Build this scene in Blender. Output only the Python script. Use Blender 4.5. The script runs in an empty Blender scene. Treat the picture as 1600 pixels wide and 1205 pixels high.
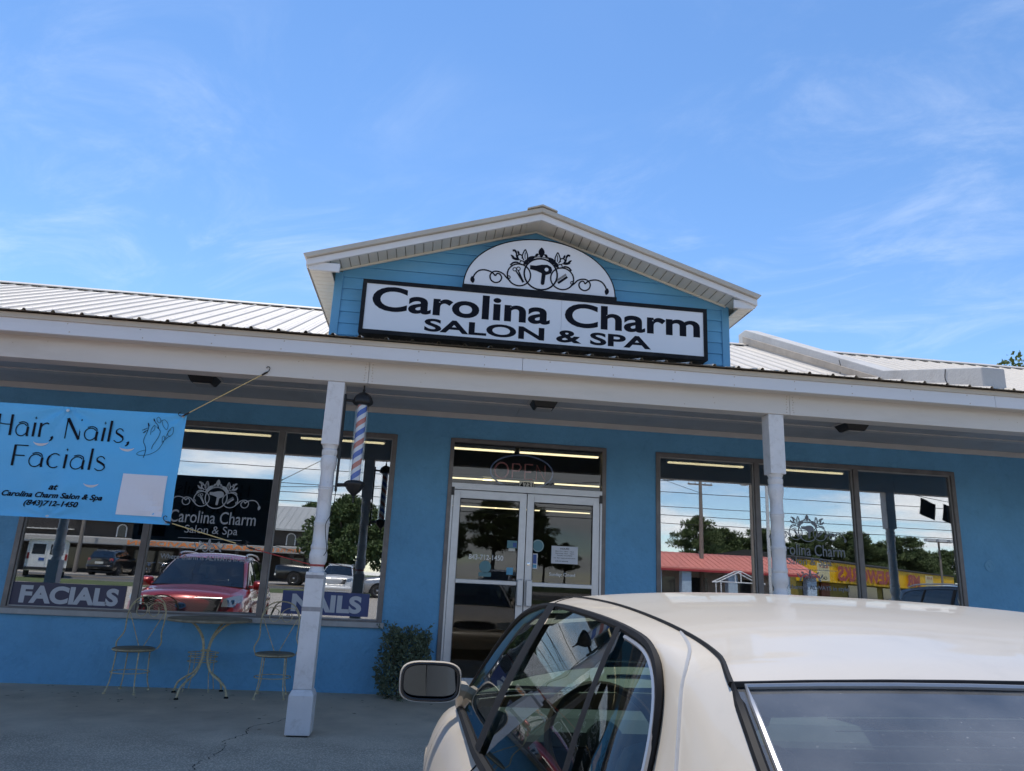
import bpy, bmesh, math, random
import numpy as np
from mathutils import Vector, Matrix
rad = math.radians
scene = bpy.context.scene
COL = scene.collection
# ---------------------------------------------------------------- camera
cd = bpy.data.cameras.new('camera'); cam = bpy.data.objects.new('camera', cd); COL.objects.link(cam)
cd.sensor_width = 36.0; cd.lens = 1140.9158 / 1600 * 36.0; cd.clip_start = 0.05; cd.clip_end = 2000
r_, u_, f_ = (0.99167, -0.12039, 0.04587), (-0.0752, -0.25185, 0.96484), (0.1046, 0.96025, 0.2588)
cam.matrix_world = Matrix(((r_[0], u_[0], -f_[0], 0.0), (r_[1], u_[1], -f_[1], -9.05), (r_[2], u_[2], -f_[2], 1.3094), (0, 0, 0, 1)))
scene.camera = cam
# ---------------------------------------------------------------- light, sky, exposure
SUN = Vector((-0.10, 0.34, 0.935)).normalized()          # direction towards the sun
sl = bpy.data.lights.new('sun', 'SUN'); sl.energy = 2.55; sl.angle = rad(0.53); sl.color = (1.0, 0.93, 0.83)
so = bpy.data.objects.new('sun', sl); COL.objects.link(so); so.rotation_euler = SUN.to_track_quat('Z', 'Y').to_euler(); so.location = (-10, 10, 30)
world = bpy.data.worlds.new('World'); scene.world = world; world.use_nodes = True
wn, wl = world.node_tree.nodes, world.node_tree.links
wn.clear()
wout = wn.new('ShaderNodeOutputWorld'); wbg = wn.new('ShaderNodeBackground'); wbg.inputs[1].default_value = 0.122
sky = wn.new('ShaderNodeTexSky'); sky.sky_type = 'NISHITA'; sky.sun_disc = False
sky.sun_elevation = math.asin(SUN.z); sky.sun_rotation = math.atan2(SUN.x, SUN.y)
sky.altitude = 10; sky.air_density = 0.85; sky.dust_density = 0.0; sky.ozone_density = 1.4
tc = wn.new('ShaderNodeTexCoord'); sep = wn.new('ShaderNodeSeparateXYZ'); wl.new(tc.outputs['Generated'], sep.inputs[0])
def wm(op, a, b=None, c=None, clamp=False):
    n = wn.new('ShaderNodeMath'); n.operation = op; n.use_clamp = clamp
    for i, v in enumerate((a, b, c)):
        if v is None: continue
        if isinstance(v, (int, float)): n.inputs[i].default_value = v
        else: wl.new(v, n.inputs[i])
    return n.outputs[0]
den = wm('ADD', wm('MAXIMUM', sep.outputs[2], 0.0), 0.12)
cu, cv = wm('DIVIDE', sep.outputs[0], den), wm('DIVIDE', sep.outputs[1], den)
def wnoise(su, sv, scale, detail, rough, dist=0.0, off=0.0, ang=0.0):
    cb = wn.new('ShaderNodeCombineXYZ')
    ca, sa = math.cos(ang), math.sin(ang)
    uu = wm('ADD', wm('MULTIPLY', cu, ca), wm('MULTIPLY', cv, sa)); vv = wm('SUBTRACT', wm('MULTIPLY', cv, ca), wm('MULTIPLY', cu, sa))
    wl.new(wm('MULTIPLY', uu, su), cb.inputs[0]); wl.new(wm('MULTIPLY', vv, sv), cb.inputs[1]); cb.inputs[2].default_value = off
    n = wn.new('ShaderNodeTexNoise'); n.inputs['Scale'].default_value = scale; n.inputs['Detail'].default_value = detail
    n.inputs['Roughness'].default_value = rough; n.inputs['Distortion'].default_value = dist; wl.new(cb.outputs[0], n.inputs['Vector'])
    return n.outputs[0]
def wramp(v, a, b):
    n = wn.new('ShaderNodeMapRange'); n.interpolation_type = 'SMOOTHSTEP'; n.inputs[1].default_value = a; n.inputs[2].default_value = b
    wl.new(v, n.inputs[0]); return n.outputs[0]
cir = wm('MULTIPLY', wramp(wnoise(1.0, 1.7, 2.3, 11, 0.66, 0.7, 3.1, -0.6), 0.42, 0.85), wramp(wnoise(1, 1, 0.75, 3, 0.5, 0.3, 2.31), 0.34, 0.62))
cir = wm('MULTIPLY', cir, 0.25)
cum = wm('MULTIPLY', wramp(wnoise(1, 1, 0.8, 9, 0.55, 0.15, 1.3), 0.40, 0.57), wm('SUBTRACT', 1.0, wramp(sep.outputs[2], 0.13, 0.25)))
cum = wm('MULTIPLY', cum, 0.92)
mixc = wn.new('ShaderNodeMix'); mixc.data_type = 'RGBA'; wl.new(cir, mixc.inputs[0]); mixc.inputs[7].default_value = (5.6, 5.9, 6.3, 1)
hs = wn.new('ShaderNodeHueSaturation'); hs.inputs['Saturation'].default_value = 1.14; wl.new(sky.outputs[0], hs.inputs['Color']); wl.new(hs.outputs[0], mixc.inputs[6])
cumc = wn.new('ShaderNodeMix'); cumc.data_type = 'RGBA'; wl.new(wnoise(1, 1, 1.4, 6, 0.55, 0.2, 5.2), cumc.inputs[0])
cumc.inputs[6].default_value = (9.0, 9.0, 9.0, 1); cumc.inputs[7].default_value = (4.6, 4.9, 5.4, 1)
mix2 = wn.new('ShaderNodeMix'); mix2.data_type = 'RGBA'; wl.new(cum, mix2.inputs[0]); wl.new(mixc.outputs[2], mix2.inputs[6]); wl.new(cumc.outputs[2], mix2.inputs[7])
wl.new(mix2.outputs[2], wbg.inputs[0]); wl.new(wbg.outputs[0], wout.inputs[0])
scene.view_settings.view_transform = 'Standard'; scene.view_settings.look = 'None'; scene.view_settings.gamma = 1.0
scene.view_settings.exposure = 0.85; scene.view_settings.use_curve_mapping = False
scene.render.engine = 'CYCLES'
scene.cycles.max_bounces = 10; scene.cycles.transparent_max_bounces = 16; scene.cycles.glossy_bounces = 6; scene.cycles.diffuse_bounces = 5
scene.cycles.caustics_reflective = False; scene.cycles.caustics_refractive = False
# ---------------------------------------------------------------- materials
MATS = {}
def newmat(name):
    m = bpy.data.materials.new(name); m.use_nodes = True; nt = m.node_tree; nt.nodes.clear()
    o = nt.nodes.new('ShaderNodeOutputMaterial'); MATS[name] = m
    return m, nt, nt.nodes, nt.links, o
def pm(name, col, rough=0.6, metal=0.0, var=0.12, scale=3.0, bump=0.0, bscale=60.0, coat=0.0, stain=None, stain_amt=0.0, stain_scale=2.0, spec=0.5, emit=None, stretch=None, detail=6, bdist=0.01, rvar=0.0):
    """principled material with noise-driven colour variation, shaped stains and fine relief"""
    m, nt, N, L, o = newmat(name)
    b = N.new('ShaderNodeBsdfPrincipled'); L.new(b.outputs[0], o.inputs[0])
    b.inputs['Roughness'].default_value = rough; b.inputs['Metallic'].default_value = metal
    b.inputs['Specular IOR Level'].default_value = spec; b.inputs['Coat Weight'].default_value = coat; b.inputs['Coat Roughness'].default_value = 0.04
    t = N.new('ShaderNodeTexCoord'); vec = t.outputs['Object']
    if stretch:
        mp = N.new('ShaderNodeMapping'); mp.inputs['Scale'].default_value = stretch; L.new(vec, mp.inputs[0]); vec = mp.outputs[0]
    n = N.new('ShaderNodeTexNoise'); n.inputs['Scale'].default_value = scale; n.inputs['Detail'].default_value = detail; n.inputs['Roughness'].default_value = 0.6; L.new(vec, n.inputs['Vector'])
    mx = N.new('ShaderNodeMix'); mx.data_type = 'RGBA'
    c = Vector(col[:3]); lo = c * (1 - var); hi = c * (1 + var)
    mx.inputs[6].default_value = (*lo, 1); mx.inputs[7].default_value = (*hi, 1)
    mr = N.new('ShaderNodeMapRange'); mr.inputs[1].default_value = 0.3; mr.inputs[2].default_value = 0.7; L.new(n.outputs[0], mr.inputs[0]); L.new(mr.outputs[0], mx.inputs[0])
    cout = mx.outputs[2]
    if stain:
        s = N.new('ShaderNodeTexNoise'); s.inputs['Scale'].default_value = stain_scale; s.inputs['Detail'].default_value = 8; s.inputs['Roughness'].default_value = 0.68; s.inputs['Distortion'].default_value = 0.4; L.new(vec, s.inputs['Vector'])
        r = N.new('ShaderNodeMapRange'); r.inputs[1].default_value = 0.52; r.inputs[2].default_value = 0.72; r.inputs[4].default_value = stain_amt; L.new(s.outputs[0], r.inputs[0])
        m2 = N.new('ShaderNodeMix'); m2.data_type = 'RGBA'; L.new(r.outputs[0], m2.inputs[0]); L.new(cout, m2.inputs[6]); m2.inputs[7].default_value = (*stain, 1); cout = m2.outputs[2]
    L.new(cout, b.inputs['Base Color'])
    if rvar:
        rr = N.new('ShaderNodeMapRange'); rr.inputs[3].default_value = max(0.02, rough - rvar); rr.inputs[4].default_value = rough + rvar; L.new(n.outputs[0], rr.inputs[0]); L.new(rr.outputs[0], b.inputs['Roughness'])
    if bump:
        bn = N.new('ShaderNodeTexNoise'); bn.inputs['Scale'].default_value = bscale; bn.inputs['Detail'].default_value = 4; L.new(vec, bn.inputs['Vector'])
        bp = N.new('ShaderNodeBump'); bp.inputs['Strength'].default_value = bump; bp.inputs['Distance'].default_value = bdist; L.new(bn.outputs[0], bp.inputs['Height']); L.new(bp.outputs[0], b.inputs['Normal'])
    if emit:
        b.inputs['Emission Color'].default_value = (*emit[0], 1); b.inputs['Emission Strength'].default_value = emit[1]
    return m
def glassmat(name, fac, tint, refl=(1, 1, 1), rough=0.0, fres=0.0, wob=0.0, dust=0.0):
    """thin pane: partly mirror, partly see-through"""
    m, nt, N, L, o = newmat(name)
    tr = N.new('ShaderNodeBsdfTransparent'); tr.inputs[0].default_value = (*tint, 1)
    g = N.new('ShaderNodeBsdfGlossy'); g.inputs[0].default_value = (*refl, 1); g.inputs['Roughness'].default_value = rough
    mx = N.new('ShaderNodeMixShader'); L.new(tr.outputs[0], mx.inputs[1]); L.new(g.outputs[0], mx.inputs[2])
    if fres:
        lw = N.new('ShaderNodeFresnel'); lw.inputs[0].default_value = 1.5
        ad = N.new('ShaderNodeMath'); ad.operation = 'MULTIPLY_ADD'; ad.use_clamp = True; L.new(lw.outputs[0], ad.inputs[0]); ad.inputs[1].default_value = fres; ad.inputs[2].default_value = fac; L.new(ad.outputs[0], mx.inputs[0])
    else: mx.inputs[0].default_value = fac
    if wob:
        t = N.new('ShaderNodeTexCoord'); bn = N.new('ShaderNodeTexNoise'); bn.inputs['Scale'].default_value = 1.3; bn.inputs['Detail'].default_value = 1; L.new(t.outputs['Object'], bn.inputs['Vector'])
        bp = N.new('ShaderNodeBump'); bp.inputs['Strength'].default_value = wob; bp.inputs['Distance'].default_value = 0.01; L.new(bn.outputs[0], bp.inputs['Height']); L.new(bp.outputs[0], g.inputs['Normal'])
    last = mx.outputs[0]
    if dust:
        t = N.new('ShaderNodeTexCoord'); d = N.new('ShaderNodeTexNoise'); d.inputs['Scale'].default_value = 5; d.inputs['Detail'].default_value = 8; L.new(t.outputs['Object'], d.inputs['Vector'])
        sp = N.new('ShaderNodeTexNoise'); sp.inputs['Scale'].default_value = 190; sp.inputs['Detail'].default_value = 2; L.new(t.outputs['Object'], sp.inputs['Vector'])
        r1 = N.new('ShaderNodeMapRange'); r1.inputs[1].default_value = 0.68; r1.inputs[2].default_value = 0.78; r1.inputs[4].default_value = 0.30; L.new(sp.outputs[0], r1.inputs[0])
        r2 = N.new('ShaderNodeMapRange'); r2.inputs[1].default_value = 0.35; r2.inputs[2].default_value = 0.75; r2.inputs[3].default_value = 0.0; L.new(d.outputs[0], r2.inputs[0])
        ml = N.new('ShaderNodeMath'); ml.operation = 'MULTIPLY'; L.new(r1.outputs[0], ml.inputs[0]); L.new(r2.outputs[0], ml.inputs[1])
        ad = N.new('ShaderNodeMath'); ad.operation = 'ADD'; ad.use_clamp = True; L.new(ml.outputs[0], ad.inputs[0]); r3 = N.new('ShaderNodeMapRange'); r3.inputs[1].default_value = 0.3; r3.inputs[2].default_value = 0.7; r3.inputs[3].default_value = dust * 0.3; r3.inputs[4].default_value = dust * 1.8; L.new(d.outputs[0], r3.inputs[0]); L.new(r3.outputs[0], ad.inputs[1])
        df = N.new('ShaderNodeBsdfDiffuse'); df.inputs[0].default_value = (0.55, 0.56, 0.57, 1)
        m3 = N.new('ShaderNodeMixShader'); L.new(ad.outputs[0], m3.inputs[0]); L.new(last, m3.inputs[1]); L.new(df.outputs[0], m3.inputs[2]); last = m3.outputs[0]
    L.new(last, o.inputs[0])
    return m
pm('stucco', (0.132, 0.365, 0.61), 0.75, var=0.10, scale=1.6, bump=0.7, bscale=20, bdist=0.022, stain=(0.098, 0.285, 0.49), stain_amt=0.45, stain_scale=7)
pm('siding', (0.135, 0.40, 0.65), 0.5, var=0.10, scale=2.5, bump=0.05, bscale=40, stain=(0.23, 0.46, 0.65), stain_amt=0.5, stain_scale=3.5, stretch=(0.5, 1, 2.0))
pm('blue_trim', (0.12, 0.35, 0.57), 0.45, var=0.06)
pm('white_paint', (0.60, 0.575, 0.545), 0.5, var=0.05, scale=2.0, bump=0.08, bscale=30, stain=(0.40, 0.36, 0.31), stain_amt=0.35, stain_scale=1.6, stretch=(0.35, 1, 1.5))
pm('fascia_white', (0.66, 0.67, 0.70), 0.4, var=0.04, scale=1.5, stain=(0.48, 0.47, 0.46), stain_amt=0.3, stain_scale=2.2, stretch=(0.3, 1, 1.5))
pm('post_paint', (0.68, 0.67, 0.67), 0.42, var=0.05, scale=6, bump=0.05, bscale=35, stain=(0.40, 0.37, 0.34), stain_amt=0.5, stain_scale=11)
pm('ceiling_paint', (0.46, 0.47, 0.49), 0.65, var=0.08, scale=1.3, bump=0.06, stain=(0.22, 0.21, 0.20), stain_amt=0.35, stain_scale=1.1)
pm('ceiling_trim', (0.56, 0.54, 0.53), 0.6, var=0.06)
pm('roof_metal', (0.56, 0.51, 0.44), 0.45, var=0.05, scale=1.2, stain=(0.44, 0.38, 0.31), stain_amt=0.3, stain_scale=1.5, stretch=(2.2, 0.4, 1))
pm('vinyl_cream', (0.82, 0.77, 0.67), 0.5, var=0.05, scale=3)
pm('gable_fascia', (0.70, 0.70, 0.71), 0.45, var=0.05, scale=3)
pm('parapet_stucco', (0.50, 0.49, 0.475), 0.85, var=0.10, scale=1.5, bump=0.5, bscale=35, bdist=0.008, stain=(0.30, 0.27, 0.23), stain_amt=0.4, stain_scale=1.4)
pm('tan_trim', (0.50, 0.455, 0.39), 0.55, var=0.08, scale=2)
pm('flashing', (0.42, 0.36, 0.29), 0.6, var=0.15, scale=4, stain=(0.2, 0.16, 0.12), stain_amt=0.6)
pm('bronze_frame', (0.165, 0.155, 0.155), 0.45, 0.3, var=0.15, scale=6, stain=(0.3, 0.28, 0.27), stain_amt=0.3, stain_scale=6)
pm('sill', (0.38, 0.38, 0.385), 0.6, var=0.12, scale=4, bump=0.1, stain=(0.2, 0.21, 0.22), stain_amt=0.5, stain_scale=4)
pm('aluminium', (0.55, 0.56, 0.58), 0.38, 0.55, var=0.06, scale=8)
pm('gasket', (0.02, 0.02, 0.022), 0.6, var=0.1)
pm('black_paint', (0.012, 0.012, 0.014), 0.55, spec=0.15, var=0.3, scale=8, stain=(0.05, 0.048, 0.045), stain_amt=0.45, stain_scale=7)
pm('black_iron', (0.011, 0.011, 0.012), 0.5, var=0.3, scale=20, bump=0.3, bscale=70)
pm('sign_face', (0.72, 0.73, 0.76), 0.45, var=0.03, scale=1.0)
pm('ink', (0.008, 0.009, 0.015), 0.6, var=0.1, spec=0.1)
pm('banner_blue', (0.10, 0.46, 0.80), 0.45, var=0.05, scale=1.0, bump=0.5, bscale=4.5, bdist=0.03)
pm('banner_back_shaded', (0.055, 0.085, 0.105), 0.6, var=0.1)  # the blue cloth's unlit reverse, its shade put into the colour
pm('satin_trim', (0.42, 0.42, 0.43), 0.35, 0.6, var=0.05)
pm('banner_white', (0.72, 0.72, 0.76), 0.5, var=0.03)
pm('poster_blue', (0.022, 0.05, 0.18), 0.35, var=0.12, scale=2)
pm('poster_navy', (0.03, 0.034, 0.085), 0.35, var=0.12, scale=2)
pm('poster_letter', (0.46, 0.50, 0.57), 0.4, var=0.04)
pm('decal', (0.40, 0.44, 0.49), 0.5, var=0.05)
pm('decal_dark', (0.20, 0.225, 0.27), 0.6, var=0.06)
pm('rusty_wire', (0.50, 0.44, 0.28), 0.6, 0.1, var=0.3, scale=25, stain=(0.16, 0.09, 0.045), stain_amt=0.6, stain_scale=30)
pm('table_wood', (0.24, 0.21, 0.15), 0.6, var=0.3, scale=12, bump=0.2, bscale=30)
pm('concrete', (0.58, 0.485, 0.365), 0.85, var=0.14, scale=2.2, bump=0.18, bscale=140, bdist=0.004, stain=(0.36, 0.295, 0.225), stain_amt=0.5, stain_scale=1.5)
pm('asphalt', (0.37, 0.335, 0.29), 0.9, var=0.12, scale=1.0, bump=0.2, bscale=150, bdist=0.004, stain=(0.25, 0.228, 0.20), stain_amt=0.5, stain_scale=0.9)
pm('road', (0.10, 0.098, 0.095), 0.9, var=0.1, scale=0.4)
pm('road_white', (0.62, 0.62, 0.6), 0.7, var=0.08); pm('road_yellow', (0.55, 0.34, 0.05), 0.7, var=0.1)
pm('grass', (0.075, 0.10, 0.03), 0.9, var=0.35, scale=1.5, bump=0.5, bscale=60)
pm('crack', (0.03, 0.028, 0.026), 0.95)
pm('leaf_bush', (0.11, 0.14, 0.088), 0.5, var=0.45, scale=9, spec=0.3)
pm('leaf_oak', (0.08, 0.115, 0.042), 0.55, var=0.40, scale=1.6, spec=0.3)
pm('leaf_pine', (0.11, 0.145, 0.06), 0.6, var=0.40, scale=1.1, spec=0.2)
pm('leaf_light', (0.095, 0.13, 0.035), 0.55, var=0.4, scale=2, spec=0.3)
pm('bark', (0.11, 0.085, 0.065), 0.9, var=0.3, scale=6, bump=0.6, bscale=25)
pm('wood_pole', (0.20, 0.175, 0.15), 0.85, var=0.2, scale=4, stretch=(4, 4, 0.4)); pm('pole_steel', (0.55, 0.56, 0.56), 0.45, 0.2, var=0.08)
pm('wire', (0.02, 0.02, 0.02), 0.6)
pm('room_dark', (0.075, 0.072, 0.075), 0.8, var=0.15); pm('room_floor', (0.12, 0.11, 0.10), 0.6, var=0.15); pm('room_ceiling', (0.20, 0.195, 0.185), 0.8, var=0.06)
pm('tube_light', (0.8, 0.75, 0.55), 0.5, emit=((1.0, 0.84, 0.50), 1.1), var=0.0)
pm('neon_red', (0.80, 0.30, 0.28), 0.5); pm('neon_blue', (0.35, 0.45, 0.75), 0.5)
pm('paper', (0.62, 0.64, 0.68), 0.6, var=0.03); pm('sticker_blue', (0.08, 0.33, 0.52), 0.4); pm('sticker_teal', (0.10, 0.24, 0.28), 0.5, var=0.1); pm('sticker_white', (0.78, 0.79, 0.80), 0.5); pm('sticker_navy', (0.03, 0.09, 0.32), 0.4); pm('sticker_cream', (0.55, 0.55, 0.50), 0.5)
pm('cord_yellow', (0.62, 0.47, 0.20), 0.7, var=0.15, scale=60); pm('cord_red', (0.42, 0.035, 0.03), 0.6, var=0.15, scale=60); pm('tape', (0.26, 0.26, 0.28), 0.4, 0.3, var=0.2, scale=20)
# vehicles
pm('paint_white', (0.55, 0.49, 0.405), 0.34, 0.0, var=0.03, scale=2, coat=0.4, stain=(0.44, 0.39, 0.32), stain_amt=0.4, stain_scale=9, rvar=0.1)
pm('paint_red', (0.32, 0.028, 0.03), 0.28, 0.2, var=0.06, scale=30, coat=1.0)
pm('paint_black', (0.012, 0.013, 0.015), 0.22, 0.2, var=0.1, coat=1.0); pm('paint_silver', (0.38, 0.39, 0.40), 0.3, 0.5, var=0.04, coat=0.8)
pm('paint_plain_white', (0.72, 0.72, 0.71), 0.3, 0.0, var=0.02, coat=0.8); pm('paint_blue', (0.03, 0.05, 0.09), 0.25, 0.3, var=0.05, coat=1)
pm('chrome', (0.72, 0.72, 0.72), 0.12, 1.0, var=0.03); pm('rubber', (0.012, 0.012, 0.013), 0.6, var=0.2, scale=20, spec=0.15); pm('tyre', (0.022, 0.022, 0.022), 0.8, var=0.2, scale=20); pm('rim', (0.45, 0.46, 0.47), 0.3, 0.8, var=0.05)
pm('black_plastic', (0.02, 0.02, 0.021), 0.45, var=0.15); pm('headlamp', (0.45, 0.47, 0.47), 0.12, 0.6, var=0.25, scale=12, coat=1.0); pm('taillamp', (0.30, 0.012, 0.012), 0.2, var=0.2, coat=1.0); pm('amber', (0.6, 0.25, 0.03), 0.3)
pm('cabin_grey', (0.17, 0.165, 0.16), 0.75, var=0.12, scale=8); pm('cabin_dark', (0.035, 0.036, 0.038), 0.6, var=0.15); pm('steering_wood', (0.18, 0.10, 0.06), 0.35, var=0.2, scale=10); pm('headliner', (0.30, 0.29, 0.27), 0.9, var=0.05)
# across the road
pm('dark_siding', (0.055, 0.048, 0.045), 0.8, var=0.15, scale=2); pm('barn_roof', (0.40, 0.41, 0.40), 0.5, var=0.08, scale=0.5); pm('barn_fascia', (0.36, 0.35, 0.33), 0.6, var=0.1, scale=0.6); pm('orange_letter', (0.75, 0.24, 0.06), 0.5); pm('arch_white', (0.7, 0.7, 0.7), 0.5); pm('dark_glass', (0.03, 0.035, 0.04), 0.08, var=0.1)
pm('coral_roof', (0.62, 0.22, 0.17), 0.55, var=0.08, scale=0.8); pm('beige_wall', (0.40, 0.37, 0.33), 0.8, var=0.08); pm('pale_blue_brick', (0.42, 0.52, 0.62), 0.8, var=0.15, scale=4); pm('shed_frame', (0.72, 0.73, 0.74), 0.5)
pm('fire_yellow', (0.85, 0.50, 0.006), 0.5, var=0.06, scale=1); pm('fire_red', (0.36, 0.03, 0.035), 0.5); pm('fire_cream', (0.70, 0.60, 0.36), 0.6); pm('olive_wall', (0.30, 0.22, 0.05), 0.8, var=0.15); pm('brick_red', (0.22, 0.07, 0.05), 0.8, var=0.2, scale=5); pm('dark_roof', (0.045, 0.042, 0.04), 0.8, var=0.15); pm('flag_cloth', (0.02, 0.022, 0.028), 0.8)
glassmat('window_glass', 0.37, (0.80, 0.82, 0.83), wob=0.028)
glassmat('door_glass', 0.025, (0.80, 0.82, 0.83), fres=0.22, wob=0.01)
glassmat('clear_cover', 0.02, (0.96, 0.97, 0.97), fres=0.3)
glassmat('car_glass', 0.05, (0.42, 0.54, 0.51), fres=0.8, rough=0.0)
glassmat('car_rear_glass', 0.07, (0.45, 0.55, 0.54), fres=0.8, rough=0.02, dust=0.12)
glassmat('far_car_glass', 0.10, (0.16, 0.18, 0.18), fres=0.8)
glassmat('mirror_glass', 0.13, (0.03, 0.035, 0.04), refl=(0.55, 0.68, 0.85))
def barber_mat():
    m, nt, N, L, o = newmat('barber_stripes')
    b = N.new('ShaderNodeBsdfPrincipled'); b.inputs['Roughness'].default_value = 0.35; L.new(b.outputs[0], o.inputs[0])
    t = N.new('ShaderNodeTexCoord'); s = N.new('ShaderNodeSeparateXYZ'); L.new(t.outputs['Object'], s.inputs[0])
    def M(op, a, bb=None):
        n = N.new('ShaderNodeMath'); n.operation = op
        for i, v in enumerate((a, bb)):
            if v is None: continue
            if isinstance(v, (int, float)): n.inputs[i].default_value = v
            else: L.new(v, n.inputs[i])
        return n.outputs[0]
    ang = M('MULTIPLY', M('ARCTAN2', s.outputs[0], M('MULTIPLY', s.outputs[1], -1.0)), 1 / (2 * math.pi))
    fr = M('FRACT', M('SUBTRACT', M('MULTIPLY', s.outputs[2], 1 / 0.195), M('MULTIPLY', ang, 1.0)))
    r = N.new('ShaderNodeValToRGB'); r.color_ramp.interpolation = 'CONSTANT'; e = r.color_ramp.elements
    e[0].position = 0.0; e[0].color = (0.018, 0.085, 0.42, 1); e[1].position = 0.27; e[1].color = (0.62, 0.63, 0.68, 1)
    x = e.new(0.5); x.color = (0.48, 0.13, 0.09, 1); x = e.new(0.76); x.color = (0.62, 0.63, 0.68, 1)
    L.new(fr, r.inputs[0]); L.new(r.outputs[0], b.inputs['Base Color'])
barber_mat()
def lap_bump(name):
    """horizontal lap lines for siding too far away to pick the boards apart"""
    m = MATS[name]; N, L = m.node_tree.nodes, m.node_tree.links
    b = [n for n in N if n.type == 'BSDF_PRINCIPLED'][0]
    w = N.new('ShaderNodeTexWave'); w.bands_direction = 'Z'; w.wave_profile = 'SAW'; w.inputs['Scale'].default_value = 0.9
    t = N.new('ShaderNodeTexCoord'); L.new(t.outputs['Object'], w.inputs['Vector']); bp = N.new('ShaderNodeBump'); bp.inputs['Distance'].default_value = 0.08; L.new(w.outputs['Fac'], bp.inputs['Height']); L.new(bp.outputs[0], b.inputs['Normal'])
lap_bump('dark_siding')
def aggregate(name='asphalt'):
    """exposed pebbles in the lot surface"""
    m = MATS[name]; N, L = m.node_tree.nodes, m.node_tree.links
    b = [n for n in N if n.type == 'BSDF_PRINCIPLED'][0]
    src = b.inputs['Base Color'].links[0].from_socket
    t = N.new('ShaderNodeTexCoord'); v = N.new('ShaderNodeTexVoronoi'); v.inputs['Scale'].default_value = 75; L.new(t.outputs['Object'], v.inputs['Vector'])
    r = N.new('ShaderNodeMapRange'); r.inputs[1].default_value = 0.05; r.inputs[2].default_value = 0.55; r.inputs[3].default_value = 1.45; r.inputs[4].default_value = 0.7; L.new(v.outputs['Distance'], r.inputs[0])
    hs = N.new('ShaderNodeMix'); hs.data_type = 'RGBA'; hs.blend_type = 'MULTIPLY'; hs.inputs[0].default_value = 1.0; L.new(src, hs.inputs[6])
    if name == 'concrete':      # the outer part of the slab is worn down to its pebbles
        sp = N.new('ShaderNodeSeparateXYZ'); L.new(t.outputs['Object'], sp.inputs[0]); nz = N.new('ShaderNodeTexNoise'); nz.inputs['Scale'].default_value = 1.6; nz.inputs['Detail'].default_value = 6; L.new(t.outputs['Object'], nz.inputs['Vector'])
        ad = N.new('ShaderNodeMath'); ad.operation = 'MULTIPLY_ADD'; L.new(nz.outputs[0], ad.inputs[0]); ad.inputs[1].default_value = 1.6; L.new(sp.outputs[1], ad.inputs[2])
        mr = N.new('ShaderNodeMapRange'); mr.inputs[1].default_value = -1.2; mr.inputs[2].default_value = -2.0; L.new(ad.outputs[0], mr.inputs[0]); L.new(mr.outputs[0], hs.inputs[0]); L.new(r.outputs[0], hs.inputs[7]); L.new(hs.outputs[2], b.inputs['Base Color'])
aggregate()
aggregate('concrete')
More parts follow.
